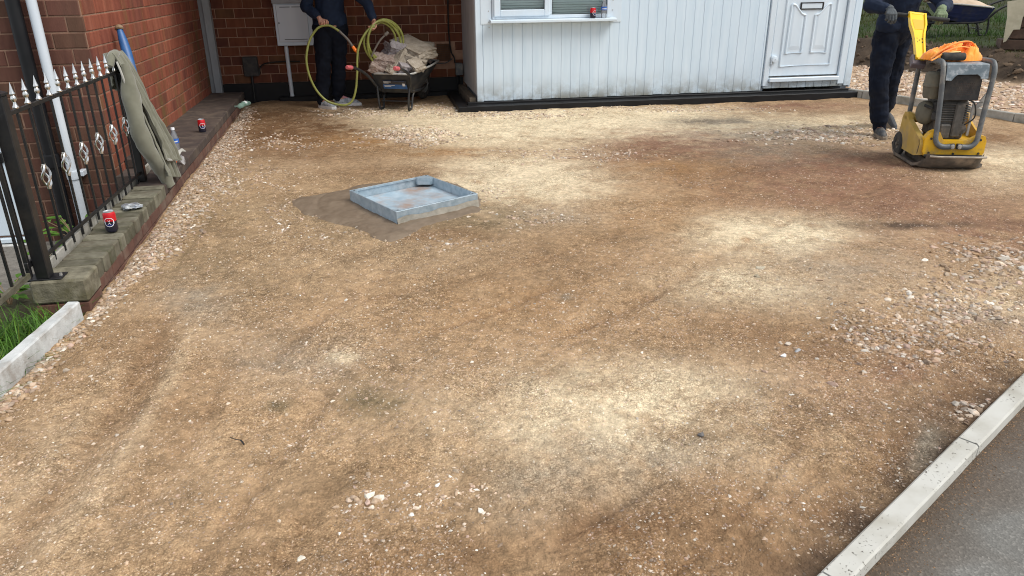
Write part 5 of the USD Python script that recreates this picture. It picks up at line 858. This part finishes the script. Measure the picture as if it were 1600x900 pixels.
# the man with the hose (his right hand is on the left of the photo)
person('man in dark navy tracksuit and grey trainers holding a garden hose against the brick wall', (-.5, 9.25, 0), dict(
    pelvis=(-.46, 9.34, .93), chest=(-.44, 9.30, 1.20), neck=(-.42, 9.25, 1.50), head=(-.41, 9.20, 1.63), look=(.25, -.9, -.35), face=(0.2, -1, 0), sr=(-.625, 9.27, 1.40), sl=(-.235, 9.24, 1.40), er=(-.70, 9.20, 1.13), el=(-.02, 9.16, 1.15), wr=(-.555, 9.03, 1.02), wl=(.035, 9.03, .99),
    hr=(-.55, 9.33, .88), hl=(-.375, 9.35, .88), kr=(-.575, 9.28, .49), kl=(-.41, 9.36, .49), ar=(-.635, 9.30, .09), al=(-.45, 9.43, .09), tr=(-.475, 9.115, .0), tl=(-.175, 9.375, .0)),
    dict(r=((.35, -.45, -.75), (.55, -.75, .05), (.6, .5, .2)), l=((.05, -.35, -.9), (-.75, -.5, .0), (.1, -.9, .1))), ('navy_jacket', 'black_cloth'), ('trainer_grey', 'sole_white', 'trainer_pink'))
# the man steering the plate compactor
person('man in navy workwear with grey work gloves standing behind the yellow plate compactor', (4.66, 6.4, 0), dict(
    pelvis=(4.69, 6.47, .95), chest=(4.66, 6.40, 1.21), neck=(4.60, 6.28, 1.50), head=(4.57, 6.22, 1.63), look=(-.3, -.8, -.5), face=(-.4, -1, 0), sr=(4.41, 6.26, 1.40), sl=(4.79, 6.38, 1.41), er=(4.235, 6.20, 1.17), el=(4.93, 6.18, 1.16), wr=(4.305, 6.045, 1.145), wl=(4.72, 5.955, 1.135),
    hr=(4.60, 6.44, .90), hl=(4.785, 6.52, .90), kr=(4.545, 6.36, .50), kl=(4.83, 6.60, .50), ar=(4.645, 6.375, .085), al=(4.985, 6.80, .165), tr=(4.565, 6.165, .0), tl=(5.04, 6.605, .012), flatl=False),
    dict(r=((-.30, -.80, -.42), (.15, .25, -.95), (.9, -.1, -.2)), l=((-.38, -.78, -.40), (.1, .25, -.95), (-.95, 0, -.1))), ('navy_jacket', 'navy_cloth'), ('boot_dark', 'sole_dark'), glove=('glove', 'glove_green'))

# ------------------------------------------------------------------ hose
t = thing('garden_hose', 'yellow green garden hose looped and coiled in the hands of the man in navy', 'hose', (-.4, 8.95, .1))
A = [(-.215, 8.93, .715), (-.27, 8.935, .80), (-.35, 8.94, .885), (-.43, 8.945, .935), (-.50, 8.95, .945), (-.58, 8.95, .915), (-.665, 8.945, .815), (-.715, 8.93, .69), (-.735, 8.92, .56), (-.715, 8.915, .40), (-.655, 8.91, .25), (-.56, 8.91, .14), (-.45, 8.905, .095), (-.35, 8.90, .085), (-.275, 8.90, .13), (-.225, 8.90, .25), (-.195, 8.90, .42), (-.18, 8.905, .58), (-.155, 8.91, .70), (-.10, 8.92, .81), (-.03, 8.935, .89), (.045, 8.945, .93)]
obj('hose', tube(smooth_path(A[2:], 7), .0125, 10), M['hose'], t, smooth=True); obj('hose_end', tube(smooth_path(A[:3], 5), .0135, 10), M['hose_grey'], t, smooth=True)
nz = obj('connector', lathe([(.001, -.005), (.017, -.005), (.019, .01), (.017, .03), (.020, .034), (.020, .05), (.013, .056), (.012, .085), (.001, .086)], A[0], 14, axis=np.array(A[0]) - A[1]), M['orange_plastic'], t, smooth=40)
for k, (dx, dz, w, h, dy) in enumerate(((0, 0, .19, .25, 0), (.03, .01, .20, .24, .03), (-.015, -.02, .18, .22, .055), (.045, -.005, .19, .21, .08))):
    th = np.linspace(0, 2 * np.pi, 44, endpoint=False); c = np.array([.115 + dx, 9.07 + dy * .6, .965 + dz - h]); P = np.stack([c[0] + w * np.sin(th) * (1 + .12 * np.sin(th + k)), c[1] + .02 * np.sin(2 * th + k) + .13 * np.sin(th) - .05 * np.cos(th), c[2] + h * np.cos(th) * (1 + .06 * np.cos(2 * th))], 1); obj('coil', tube(P, .0125, 9, closed=True), M['hose'], t, smooth=True)
P = smooth_path([(-.02, 8.96, .60), (.03, 8.955, .69), (.09, 8.95, .775), (.15, 8.95, .83)], 6); obj('hose_tail', tube(P, .011, 8), M['hose_grey'], t, smooth=True); obj('connector', lathe([(.001, 0), (.018, 0), (.019, .03), (.014, .05), (.001, .05)], P[-1], 12, axis=P[-1] - P[-3]), M['hose_grey'], t, smooth=40)

# ------------------------------------------------------------------ wheelbarrows
def wheelbarrow(label, o, ang, mt, rimmat, grip, sticker, zs=1.0):
    t = thing('wheelbarrow', label, 'wheelbarrow', o, None); q = lambda m: place(m, np.array(o), ang); P3 = lambda *p: np.array(p, float)
    rim = [(-.24, -.03, .415), (.24, -.03, .415), (.30, .45, .465), (.27, .77, .485), (-.27, .77, .485), (-.30, .45, .465)]; bot = [(-.17, .08, .20), (.17, .08, .20), (.17, .40, .21), (.13, .58, .25), (-.13, .58, .25), (-.17, .40, .21)]
    n = 6; V, F = [], []
    for grow, dz in ((0, 0), (.006, -.006)):
        for k in range(5):
            a = k / 4
            for r_, b_ in zip(rim, bot):
                r_, b_ = P3(*r_), P3(*b_); p = b_ + (r_ - b_) * [a ** .85, a ** .85, a]; c = P3(0, .4, p[2]); p = c + (p - c) * (1 + grow * 4) + [0, 0, dz]; V.append(p)
    V = np.array(V)
    for L in range(2):
        for k in range(4):
            for j in range(n):
                l = (j + 1) % n; A, B, C, D = L * 30 + k * n + j, L * 30 + k * n + l, L * 30 + (k + 1) * n + l, L * 30 + (k + 1) * n + j; F += [(A, B, C), (A, C, D)] if L else [(A, C, B), (A, D, C)]
        F += [(L * 30, L * 30 + j, L * 30 + j + 1) if not L else (L * 30, L * 30 + j + 1, L * 30 + j) for j in range(1, n - 1)]
    tr = obj('tray', q(trimesh.Trimesh(V, np.array(F), process=False)), M[mt], t)
    rp = []
    for j in range(n):
        a, b = P3(*rim[j]), P3(*rim[(j + 1) % n]); rp += [a + (b - a) * s for s in (.08, .5, .92)]
    obj('rim', q(tube(np.array(rp) * [1.03, 1.02, 1], .0125, 8, closed=True)), M[rimmat], tr, smooth=50)
    for s in (-1, 1):
        fr = [(s * .275, -.52, .535), (s * .272, -.38, .515), (s * .262, -.12, .41), (s * .20, .02, .255), (s * .185, .12, .205), (s * .16, .50, .19), (s * .055, .88, .19)]; obj('handle_tube', q(tube(smooth_path(fr, 5), .016, 10)), M['barrow_black'], t, smooth=50)
        obj('grip', q(tube([(s * .275, -.56, .54), (s * .275, -.55, .5395), (s * .2735, -.46, .527), (s * .273, -.45, .5255)], [.018, .023, .0225, .019], 12)), M[grip], t, smooth=50)
        obj('leg', q(tube(smooth_path([(s * .20, .0, .27), (s * .185, -.02, .12), (s * .178, -.005, .02), (s * .175, .04, .014), (s * .175, .085, .03), (s * .18, .13, .16), (s * .18, .20, .205)], 5), .0135, 9)), M['barrow_black'], t, smooth=50)
    obj('brace', q(tube([(-.183, .06, .10), (.183, .06, .10)], .009, 8)), M['barrow_black'], t, smooth=50)
    wc = P3(0, .92, .19); a = np.linspace(0, 2 * np.pi, 28, endpoint=False); wh = obj('wheel', q(tube(np.stack([0 * a, wc[1] + .15 * np.cos(a), wc[2] + .15 * np.sin(a)], 1), .04, 12, closed=True)), M['rubber'], t, smooth=True)
    obj('wheel_rim', q([lathe([(.02, -.05), (.02, .05)], wc, 12, axis=(1, 0, 0)), lathe([(.11, -.028), (.115, -.02), (.03, -.012), (.03, .012), (.115, .02), (.11, .028)], wc, 22, axis=(1, 0, 0))]), M['steel'], wh, smooth=40); obj('axle', q(tube([(-.075, .92, .19), (.075, .92, .19)], .010, 8)), M['steel'], t)
    if sticker:
        nn = unit((0, -.215, -.11 + .0)); a, b = P3(0, .08 - .008, .20), P3(0, -.03 - .008, .415); e = unit(b - a); nrm = np.cross((1, 0, 0), e)
        c = a + (b - a) * .48 + nrm * .022; lab = frame_mesh(bx(-.125, .165, -.055, .05, 0, .002), c, np.array((1., 0, 0)), e, nrm); s_ = obj('label', q(lab), M['label_blue'], t)
        lab2 = frame_mesh(bx(-.125, .165, .004, .05, .0022, .003), c, np.array((1., 0, 0)), e, nrm); obj('label_print', q(lab2), M['label_black'], s_)
        lines = [frame_mesh(bx(-.11, w_, h_, h_ + .007, .0032, .0040), c, np.array((1., 0, 0)), e, nrm) for w_, h_ in ((-.02, .034), (-.05, .020), (.02, -.012), (-.03, -.03))] + [frame_mesh(bx(.115, .148, -.015, .018, .0032, .0038), c, np.array((1., 0, 0)), e, nrm)]; obj('label_lines', q(lines), M['print_white'], s_)
    return t, q
WB = np.array([.20, 8.90, 0]); WA = -math.radians(25)
_, wq = wheelbarrow('black wheelbarrow with pink grips, heaped with rubble, against the dark wall', WB, WA, 'barrow_black', 'rim_grey', 'pink_grip', True)
def chunk(size, rot, c, seed, amp=.25, n=4):
    m = trimesh.creation.box([1, 1, 1]); 
    for _ in range(n): m = m.subdivide()
    v = np.array(m.vertices); v = np.sign(v) * (np.abs(v) * 2) ** .85 / 2 if amp > .2 else v; v = v * (1 + amp * 2.0 * (meshkit.fbm(v * 2.3 + seed, 4, seed)[:, None] - .5) + .12 * (meshkit.fbm(v * 9 + seed, 3, seed + 9)[:, None] - .5)) * size
    m = trimesh.Trimesh(v, m.faces, process=False); m.apply_transform(trimesh.transformations.euler_matrix(*rot)); m.apply_translation(c); return m
for size, rot, c, mt, lab, amp in [((.46, .30, .10), (.16, .30, -.35), (.09, .45, .655), 'rubble_grey', 'largest concrete slab lying tilted on top of the rubble in the wheelbarrow', .16), ((.30, .22, .09), (.1, .1, .5), (.12, .60, .665), 'rubble_grey', 'broken slab corner behind the largest slab in the wheelbarrow', .2),
    ((.24, .18, .11), (.1, .35, .2), (.17, .30, .52), 'rubble_grey', 'pale wedge of concrete under the right end of the big slab in the wheelbarrow', .2), ((.12, .34, .13), (.75, -.2, -.5), (.02, .16, .50), 'rubble_grey', 'long leaning grey lump at the near edge of the wheelbarrow', .22),
    ((.26, .22, .22), (.3, .2, .3), (-.17, .17, .49), 'rubble_pink', 'pinkish pebbly lump at the left of the wheelbarrow load', .38), ((.24, .20, .14), (.2, .4, .9), (-.12, .40, .60), 'rubble_mauve', 'mauve grey broken block behind the pebbly lump in the wheelbarrow', .35), ((.13, .10, .10), (.5, .2, .9), (.12, .06, .47), 'rubble_mauve', 'small grey rubble lump by the right handle of the wheelbarrow', .3), ((.20, .26, .16), (.2, .1, .2), (.10, .45, .50), 'rubble_pink', 'rubble lump buried under the slabs in the wheelbarrow', .3), ((.14, .12, .10), (.7, .2, .1), (-.02, .62, .66), 'rubble_mauve', 'knobbly lump at the back left of the wheelbarrow load', .35), ((.15, .12, .09), (.3, .6, .4), (-.20, .02, .455), 'rubble_pink', 'small pinkish lump at the near left corner of the wheelbarrow', .35), ((.12, .09, .08), (.2, .5, 1.2), (.0, .0, .45), 'rubble_grey', 'small pale lump in the middle of the near edge of the wheelbarrow', .3), ((.17, .13, .11), (.6, .3, .3), (-.04, .30, .655), 'rubble_mauve', 'knobbly mauve lump on top, left of the big slab in the wheelbarrow', .4), ((.18, .14, .07), (.3, .5, -.5), (.235, .14, .50), 'rubble_grey', 'flat shard by the right rim of the wheelbarrow', .25)]:
    solo('rubble_chunk', wq(chunk(size, rot, c, len(lab), amp)), M[mt], lab, 'rubble', 'rubble heaped in the wheelbarrow')
v, f = sheet(np.linspace(-.21, .21, 20), np.linspace(.06, .76, 24), lambda x, y: .42 + .05 * (y) + .06 * (1 - (x / .24) ** 2) + .05 * (meshkit.fbm(np.stack([x * 14, y * 14, 0 * x], -1), 3, 141) - .5)); p = obj('rubble_fines', wq(trimesh.Trimesh(v, f, process=False)), M['rubble_pink'], kind='stuff'); tag(p, 'small rubble and dust filling the wheelbarrow under the big lumps', 'rubble')
W2 = np.array([9.36, 10.85, 0]); W2[2] = float(garden_z(W2[0], W2[1])) + .01
_, wq2 = wheelbarrow('dark blue wheelbarrow full of pale sand on the grass, top right corner', W2, math.radians(72), 'barrow_blue', 'rim_grey', 'barrow_black', False)
v, f = sheet(np.linspace(-.26, .26, 24), np.linspace(.0, .84, 34), lambda x, y: .41 + .09 * y + .11 * (1 - (x / .28) ** 2) * np.sin(np.pi * np.clip((y + .1) / 1.05, 0, 1)) + .04 * (meshkit.fbm(np.stack([x * 11, y * 11, 0 * x], -1), 3, 142) - .5)); solo('sand_load', wq2(trimesh.Trimesh(v, f, process=False)), M['load_sand'], 'heap of pale sand in the dark blue wheelbarrow', 'sand', smooth=True)
q = wq2(tube([(.02, .55, .50), (.10, .30, .95)], .018, 8)); solo('shovel_shaft', q, M['timber_dark'], 'dark shaft stuck in the sand of the blue wheelbarrow', 'shovel')
# stack of packs at the right edge
SP = np.array([8.47, 9.42, 0]); SP[2] = float(garden_z(SP[0], SP[1]))
su, sv = unit([.87, -.49, 0]), unit([.49, .87, 0])
def sb(u0, u1, v0, v1, z0, z1, c=.008): return frame_mesh(bx(u0, u1, v0, v1, z0, z1, c), SP, su, sv, np.array([0, 0, 1.]))
t = thing('paving_pack', 'stepped stack of cream packs on dark timber at the right edge', 'pack', SP)
for u0, z0 in ((.02, .0), (.11, .145), (.165, .29)): obj('timber', sb(u0, u0 + .95, .0, .30, z0, z0 + .132), M['timber_dark'], t)
for k in range(3): obj('pack', sb(.16 + k * .335, .16 + k * .335 + .33, -.03, .30, .43, .80), M['cardboard'], t); obj('pack', sb(.20 + k * .335, .20 + k * .335 + .33, -.01, .30, .806, 1.10), M['cardboard'], t)
obj('flap', frame_mesh(extrude([(-.03, .62), (.19, .655), (.19, .27), (.115, .265), (.06, .115), (.03, .10), (.01, .42)], .02), SP + sv * -.035, su, np.array([0, 0, 1.]), -sv), M['cardboard'], t)
obj('timber_base', sb(.03, 1.0, .02, .28, -.15, -.006), M['timber_dark'], t)

# ------------------------------------------------------------------ plate compactor
CO, CA = np.array([4.46, 5.335, .0]), -math.radians(17); qp = lambda m: place(m, CO, CA)
def q(m):                      # the upper works are narrower than the plate
    m = mesh_of(m).copy(); v = np.array(m.vertices); v[:, 0] *= .86; m.vertices = v; return place(m, CO, CA)
t = thing('plate_compactor', 'dusty yellow plate compactor with grey tube frame standing on the drive', 'compactor', CO)
prof = [(-.368, .105), (-.340, .056), (-.275, .012), (-.20, 0), (.20, 0), (.255, .02), (.30, .07)]; V = []
nw = 13
for th_, rev in ((0, 0), (.022, 1)):
    for v_, w_ in prof:
        for k in range(nw):
            a = -1 + 2 * k / (nw - 1); e = max(abs(a) - .62, 0) / .38; hw = .262 - (.055 if v_ < -.33 else .03 if v_ < -.26 else 0); V.append((a * hw, v_ + (.055 * e * e if v_ < -.2 else 0), w_ + th_ + .012 * e ** 3))
V = np.array(V); k = len(prof) * nw; F = []
for i in range(len(prof) - 1):
    for j in range(nw - 1):
        A, B, C, D = i * nw + j, i * nw + j + 1, (i + 1) * nw + j + 1, (i + 1) * nw + j; F += [(A, C, B), (A, D, C), (k + A, k + B, k + C), (k + A, k + C, k + D)]
loop = [j for j in range(nw)] + [i * nw + nw - 1 for i in range(1, len(prof))] + [(len(prof) - 1) * nw + j for j in range(nw - 2, -1, -1)] + [i * nw for i in range(len(prof) - 2, 0, -1)]
for a, b in zip(loop, loop[1:] + loop[:1]): F += [(a, b, k + b), (a, k + b, k + a)]
m = trimesh.Trimesh(V, np.array(F), process=False); m.fix_normals(); bp = obj('base_plate', qp(m), M['plate_iron'], t, smooth=35)
obj('plate_lip', qp(tube([(-.205, -.358, .122)] + [(a, -.371, .121) for a in np.linspace(-.15, .15, 7)] + [(.205, -.358, .122)], .009, 8)), M['plate_edge'], bp, smooth=50)
obj('plate_rib', q([bx(a - .008, a + .008, -.24, .20, .015, .075, .004) for a in (-.20, -.08, .08, .20)]), M['plate_iron'], bp); obj('exciter', q(lathe([(.001, -.15), (.065, -.15), (.07, -.14), (.07, .14), (.065, .15), (.001, .15)], (0, .02, .10), 20, axis=(1, 0, 0))), M['engine_dark'], bp, smooth=40)
for a in (-.17, .17):
    for b in (-.15, .16): obj('rubber_buffer', q(lathe([(.001, 0), (.032, 0), (.027, .03), (.032, .06), (.001, .06)], (a, b, .07), 14)), M['rubber'], t, smooth=40)
# front bumper and bed
bed = extrude([(-.245, .105), (.245, .105), (.262, .135), (.262, .225), (.245, .262), (.20, .27), (.12, .225), (-.10, .225), (-.145, .29), (-.185, .305), (-.225, .285), (-.262, .24), (-.262, .135)], .06); m = frame_mesh(bed, (0, -.20, 0), (1, 0, 0), (0, 0, 1), (0, -1, 0)); bd = obj('front_bumper', q(m), M['yellow_paint'], t, label='bright yellow front bumper')
obj('bed', q([bx(-.235, .24, -.198, .185, .125, .215, .012)]), M['yellow_paint'], t)
obj('bumper_edge', q([bx(-.25, .25, -.266, -.2605, .10, .118, .002)]), M['engine_dark'], bd)
gp = [(.205, .10), (.222, .20), (.20, .335), (.17, .375), (.10, .38), (.07, .33), (-.14, .255), (-.225, .225), (-.245, .19), (-.235, .105), (-.15, .085), (.16, .085)]; m = frame_mesh(extrude([(a, b) for a, b in gp], .045), (-.245, 0, 0), (0, 1, 0), (0, 0, 1), (-1, 0, 0)); sg = obj('side_guard', q(m), M['yellow_dusty'], t, label='dust covered side guard')
obj('guard_seam', q(tube([(-.2915, -.222, .115), (-.2915, -.236, .19), (-.2915, -.215, .222)], .0028, 6)), M['engine_dark'], sg); obj('guard_top', q(bx(-.29, -.15, .09, .20, .30, .365, .02)), M['yellow_dusty'], t)
m = frame_mesh(extrude([(a, b) for a, b in gp], .02), (.265, 0, 0), (0, 1, 0), (0, 0, 1), (-1, 0, 0)); obj('side_guard', q(m), M['yellow_paint'], t)
for s in (-1, 1):
    wc = (s * .278, .20, .106); wh = obj('wheel', q(lathe([(.04, -.022), (.085, -.024), (.098, -.014), (.100, 0), (.098, .014), (.085, .024), (.04, .022)], wc, 28, axis=(1, 0, 0))), M['rubber'], t, smooth=40)
    obj('wheel_disc', q([lathe([(.001, -.012), (.05, -.016), (.06, -.021), (.078, -.0215), (.083, -.0235)], wc, 20, axis=(1, 0, 0)), lathe([(.001, -.03), (.014, -.03), (.016, -.012)], wc, 10, axis=(1, 0, 0))]), M['engine_grey'], wh, smooth=40)
# tube frame
R_ = .0215
def hoop(s):
    return smooth_path([(s * .028, -.275, .185), (s * .10, -.275, .180), (s * .145, -.272, .195), (s * .175, -.268, .235), (s * .180, -.262, .32), (s * .192, -.25, .50), (s * .206, -.238, .68), (s * .210, -.225, .755), (s * .210, -.195, .795), (s * .210, -.14, .805), (s * .210, .0, .80), (s * .212, .14, .795), (s * .214, .20, .78), (s * .216, .225, .74), (s * .218, .232, .6), (s * .22, .235, .36)], 5)
for s in (-1, 1):
    p = obj('frame_tube', q(tube(hoop(s), R_, 12)), M['tube_grey'], t, smooth=50)
    obj('bolt', q(lathe([(.001, .010), (.010, .010), (.011, .004), (.019, .003), (.019, 0)], (s * .030, -.293, .186), 10, axis=(0, -1, 0))), M['steel'], p); obj('tube_end', q(tube([(s * .012, -.275, .186), (s * .05, -.275, .184)], .022, 12)), M['engine_dark'], p, smooth=40)
obj('cross_tube', q(tube([(-.213, .19, .785), (.213, .19, .785)], .0165, 10)), M['tube_grey'], t, smooth=50)
cv = [(-.190, .0), (-.190, -.115), (-.145, -.120), (-.12, -.09), (-.10, -.075), (.065, -.07), (.09, -.085), (.102, -.105), (.155, -.10), (.155, 0)]; m = frame_mesh(extrude(cv, .014), (0, -.228, .79), (1, 0, 0), (0, .18, .984), (0, -.984, .18)); obj('top_cover', q(m), M['cover_grey'], t, label='chalky grey front cover plate')
obj('top_plate', q([bx(-.192, .160, -.235, .16, .775, .797, .006)]), M['cover_grey'], t)
# engine
obj('muffler', q([bx(-.155, .125, -.20, -.06, .535, .70, .02)]), M['muffler_rust'], t)
gr = obj('muffler_guard', q([bx(-.165, .135, -.218, -.205, .525, .715, .004)]), M['engine_dark'], t); obj('guard_holes', q([lathe([(.001, .001), (.0042, .001)], (-.06 + .018 * i + .009 * (j % 2), -.2182, .57 + .016 * j), 8, axis=(0, -1, 0)) for i in range(8) for j in range(6)]), M['muffler_rust'], gr)
obj('engine_block', q([bx(-.14, .10, -.17, .12, .215, .52, .02)]), M['engine_grey'], t)
obj('cooling_fin', q([bx(-.145 + .0, .105, -.185, .10, .36 + .018 * i, .366 + .018 * i, .002) for i in range(8)]), M['engine_grey'], t)
obj('crankcase_cover', q([bx(-.125, -.03, -.20, -.171, .225, .34, .012), bx(-.02, .06, -.195, -.171, .24, .50, .01), lathe([(.001, .02), (.035, .018), (.04, 0)], (.07, -.175, .30), 16, axis=(0, -1, 0))]), M['engine_grey'], t, smooth=30)
obj('steel_bracket', q([bx(.105, .20, -.19, -.176, .50, .515, .003), bx(.115, .135, -.19, -.176, .25, .499, .003), hull([(.135, -.19, .47), (.21, -.19, .52), (.22, -.19, .60), (.235, -.19, .60), (.225, -.19, .50), (.15, -.19, .455), (.135, -.18, .47), (.21, -.18, .52), (.22, -.18, .60), (.235, -.18, .60), (.225, -.18, .50), (.15, -.18, .455)])]), M['steel'], t)
obj('fuel_tank', q([bx(-.12, .18, -.04, .15, .56, .72, .03)]), M['engine_dark'], t)
obj('air_filter', q(lathe([(.001, .20), (.055, .198), (.072, .185), (.076, .17), (.078, .11), (.083, .105), (.083, .09), (.076, .086), (.07, .02), (.06, 0), (.001, 0)], (-.195, -.06, .52), 24)), M['filter_olive'], t, smooth=35)
obj('recoil_starter', q([lathe([(.001, .05), (.05, .05), (.085, .03), (.095, .0), (.09, -.03)], (-.20, -.02, .40), 22, axis=(-1, -.25, 0))]), M['filter_olive'], t, smooth=40); obj('carburettor', q([bx(-.17, -.10, -.14, -.06, .40, .50, .012), bx(-.19, -.15, -.17, -.12, .36, .43, .01), tube([(-.15, -.16, .38), (-.15, -.18, .48), (-.12, -.18, .54)], .008, 8)]), M['engine_dark'], t); obj('pull_handle', q(tube([(-.25, -.10, .47), (-.20, -.15, .45)], .012, 8)), M['rubber'], t, smooth=40)
obj('throttle_cable', q([tube(smooth_path([(-.10, -.12, .50), (-.17, -.19, .56), (-.16, -.21, .66), (-.12, -.17, .75), (-.05, .0, .78)], 6), .006, 7), tube(smooth_path([(.08, -.18, .33), (.13, -.23, .40), (.11, -.225, .50), (.06, -.20, .53)], 6), .006, 7)]), M['rubber'], t, smooth=50)
for a, b in ((-.21, .24), (.21, .235), (-.21, .13), (.215, .13), (.0, .125)): obj('bolt', q(lathe([(.001, .007), (.009, .007), (.010, .0)], (a, -.261, b), 6, axis=(0, -1, 0))), M['engine_dark'], t)
# yellow handle with the cross grip
T_, B_ = np.array([4.475, 5.925, 1.09]), np.array([4.30, 5.57, .80]); ax = unit(T_ - B_); uu_ = unit(np.array([.975, -.22, 0])); uu_ = unit(uu_ - ax * (uu_ @ ax)); nn_ = np.cross(uu_, ax); nn_ = nn_ if nn_[1] < 0 else -nn_; L = np.linalg.norm(T_ - B_)
def onh(m): return frame_mesh(m, B_, uu_, ax, nn_)
W0 = [(-.05, -.036), (.35 * L, -.040), (.50 * L, -.046), (.72 * L, -.064), (L, -.066)]
out = [(a, b) for b, a in W0] + [(-a, b) for b, a in reversed(W0)]; m = extrude(out, .030); h = obj('handle', onh(m), M['yellow_clean'], t, label='clean bright yellow guide handle')
side = [onh(extrude([(s * a, b) for b, a in W0] + [(s * (a + .014), b) for b, a in reversed(W0)], .012)) for s in (1, -1)]
for sd_ in side: sd_.apply_translation(nn_ * .0302)
obj('handle_flange', side, M['yellow_clean'], h); obj('handle_hook', onh(tube([(-.067, L, .012), (.067, L, .012)], .024, 12)), M['yellow_clean'], h, smooth=40)
m = extrude([(-.032, .60 * L), (.032, .60 * L), (.046, .84 * L), (-.046, .84 * L)], .0015); m.apply_translation([0, 0, .0303]); obj('handle_recess', onh(m), M['yellow_recess'], h)
obj('handle_holes', [onh(lathe([(.001, .002), (.0065, .002), (.007, 0)], (a, b * L, .0304), 10)) for a in (-.022, .022) for b in (.30, .38)] + [onh(lathe([(.001, .002), (.0045, .002), (.005, 0)], (0, .345 * L, .0304), 10))], M['engine_dark'], h)
obj('handle_strut', [tube([B_ + uu_ * s * .035 + ax * .02, np.array([*(CO + np.array([math.cos(CA) * s * .09 - .0, 0, 0]))[:2], 0]) * 0 + place(trimesh.Trimesh([[s * .10 - .05, .19, .785]], []), CO, CA).vertices[0]], .014, 8) for s in (-1, 1)], M['tube_grey'], t, smooth=40)
obj('cross_grip', tube([T_ - uu_ * .245, T_ + uu_ * .26], .0165, 12), M['rubber'], t, smooth=50)
obj('buffer_box', onh(bx(-.062, .045, -.10, .012, -.03, .02, .006)), M['mauve_box'], t); obj('rubber_roll', q(tube([(-.19, -.11, .838), (-.18, -.11, .838), (-.01, -.115, .836), (.0, -.115, .836)], [.024, .030, .030, .024], 14)), M['rubber'], t, smooth=40)
# hi-vis vest bundled on the top
ng = 46; X, Y = np.meshgrid(np.linspace(-.30, .19, 60), np.linspace(-.09, .22, 40)); env = np.clip(1 - ((X + .02) / .25) ** 2 - ((Y - .06) / .15) ** 2, 0, 1) ** .35
rg = np.abs(meshkit.fbm(np.stack([X * 9 + Y * 4, Y * 13 - X * 3, 0 * X], -1), 4, 151) - .5) * 2; Z = .800 + env * (.045 + .10 * (1 - rg) ** 2.5 * (.5 + .5 * np.clip((X + .25) / .3, 0, 1)))
P = np.stack([X + .03 * (meshkit.fbm(np.stack([Y * 9, X * 5, 0 * X], -1), 3, 152) - .5), Y, Z], -1)
hv = thing('hi_vis_vest', 'bright orange high visibility vest bundled on top of the compactor', 'vest', CO + [0, 0, .8]); m = closed_sheet(P, .006); fs = np.array(m.faces); zz_ = np.array(m.vertices)[:, 2]; fs = fs[(zz_[fs] > .806).any(1)]; obj('vest', q(trimesh.Trimesh(m.vertices, fs, process=False)), M['hivis'], hv, smooth=60)
obj('strap', q([tube(smooth_path([(-.27, -.10, .805), (-.22, -.095, .83), (-.15, -.09, .875), (-.05, -.085, .905), (.03, -.08, .90)], 5), .014, 8, flat=.35), tube(smooth_path([(-.24, -.02, .81), (-.17, -.03, .87), (-.05, -.02, .925), (.06, -.0, .935), (.12, .02, .90), (.15, .0, .83)], 5), .018, 8, flat=.4)]), M['hivis'], hv, smooth=50); obj('fold', q(crumple((.055, .0, .905), (.035, .03, .03), .9, 161, 3, .5)), M['hivis_dark'], hv, smooth=True)
obj('reflective_tape', q(tube(smooth_path([(-.20, -.085, .845), (-.12, -.10, .865), (-.04, -.10, .87)], 5), .012, 8, flat=.4)), M['hivis_tape'], hv, smooth=50)
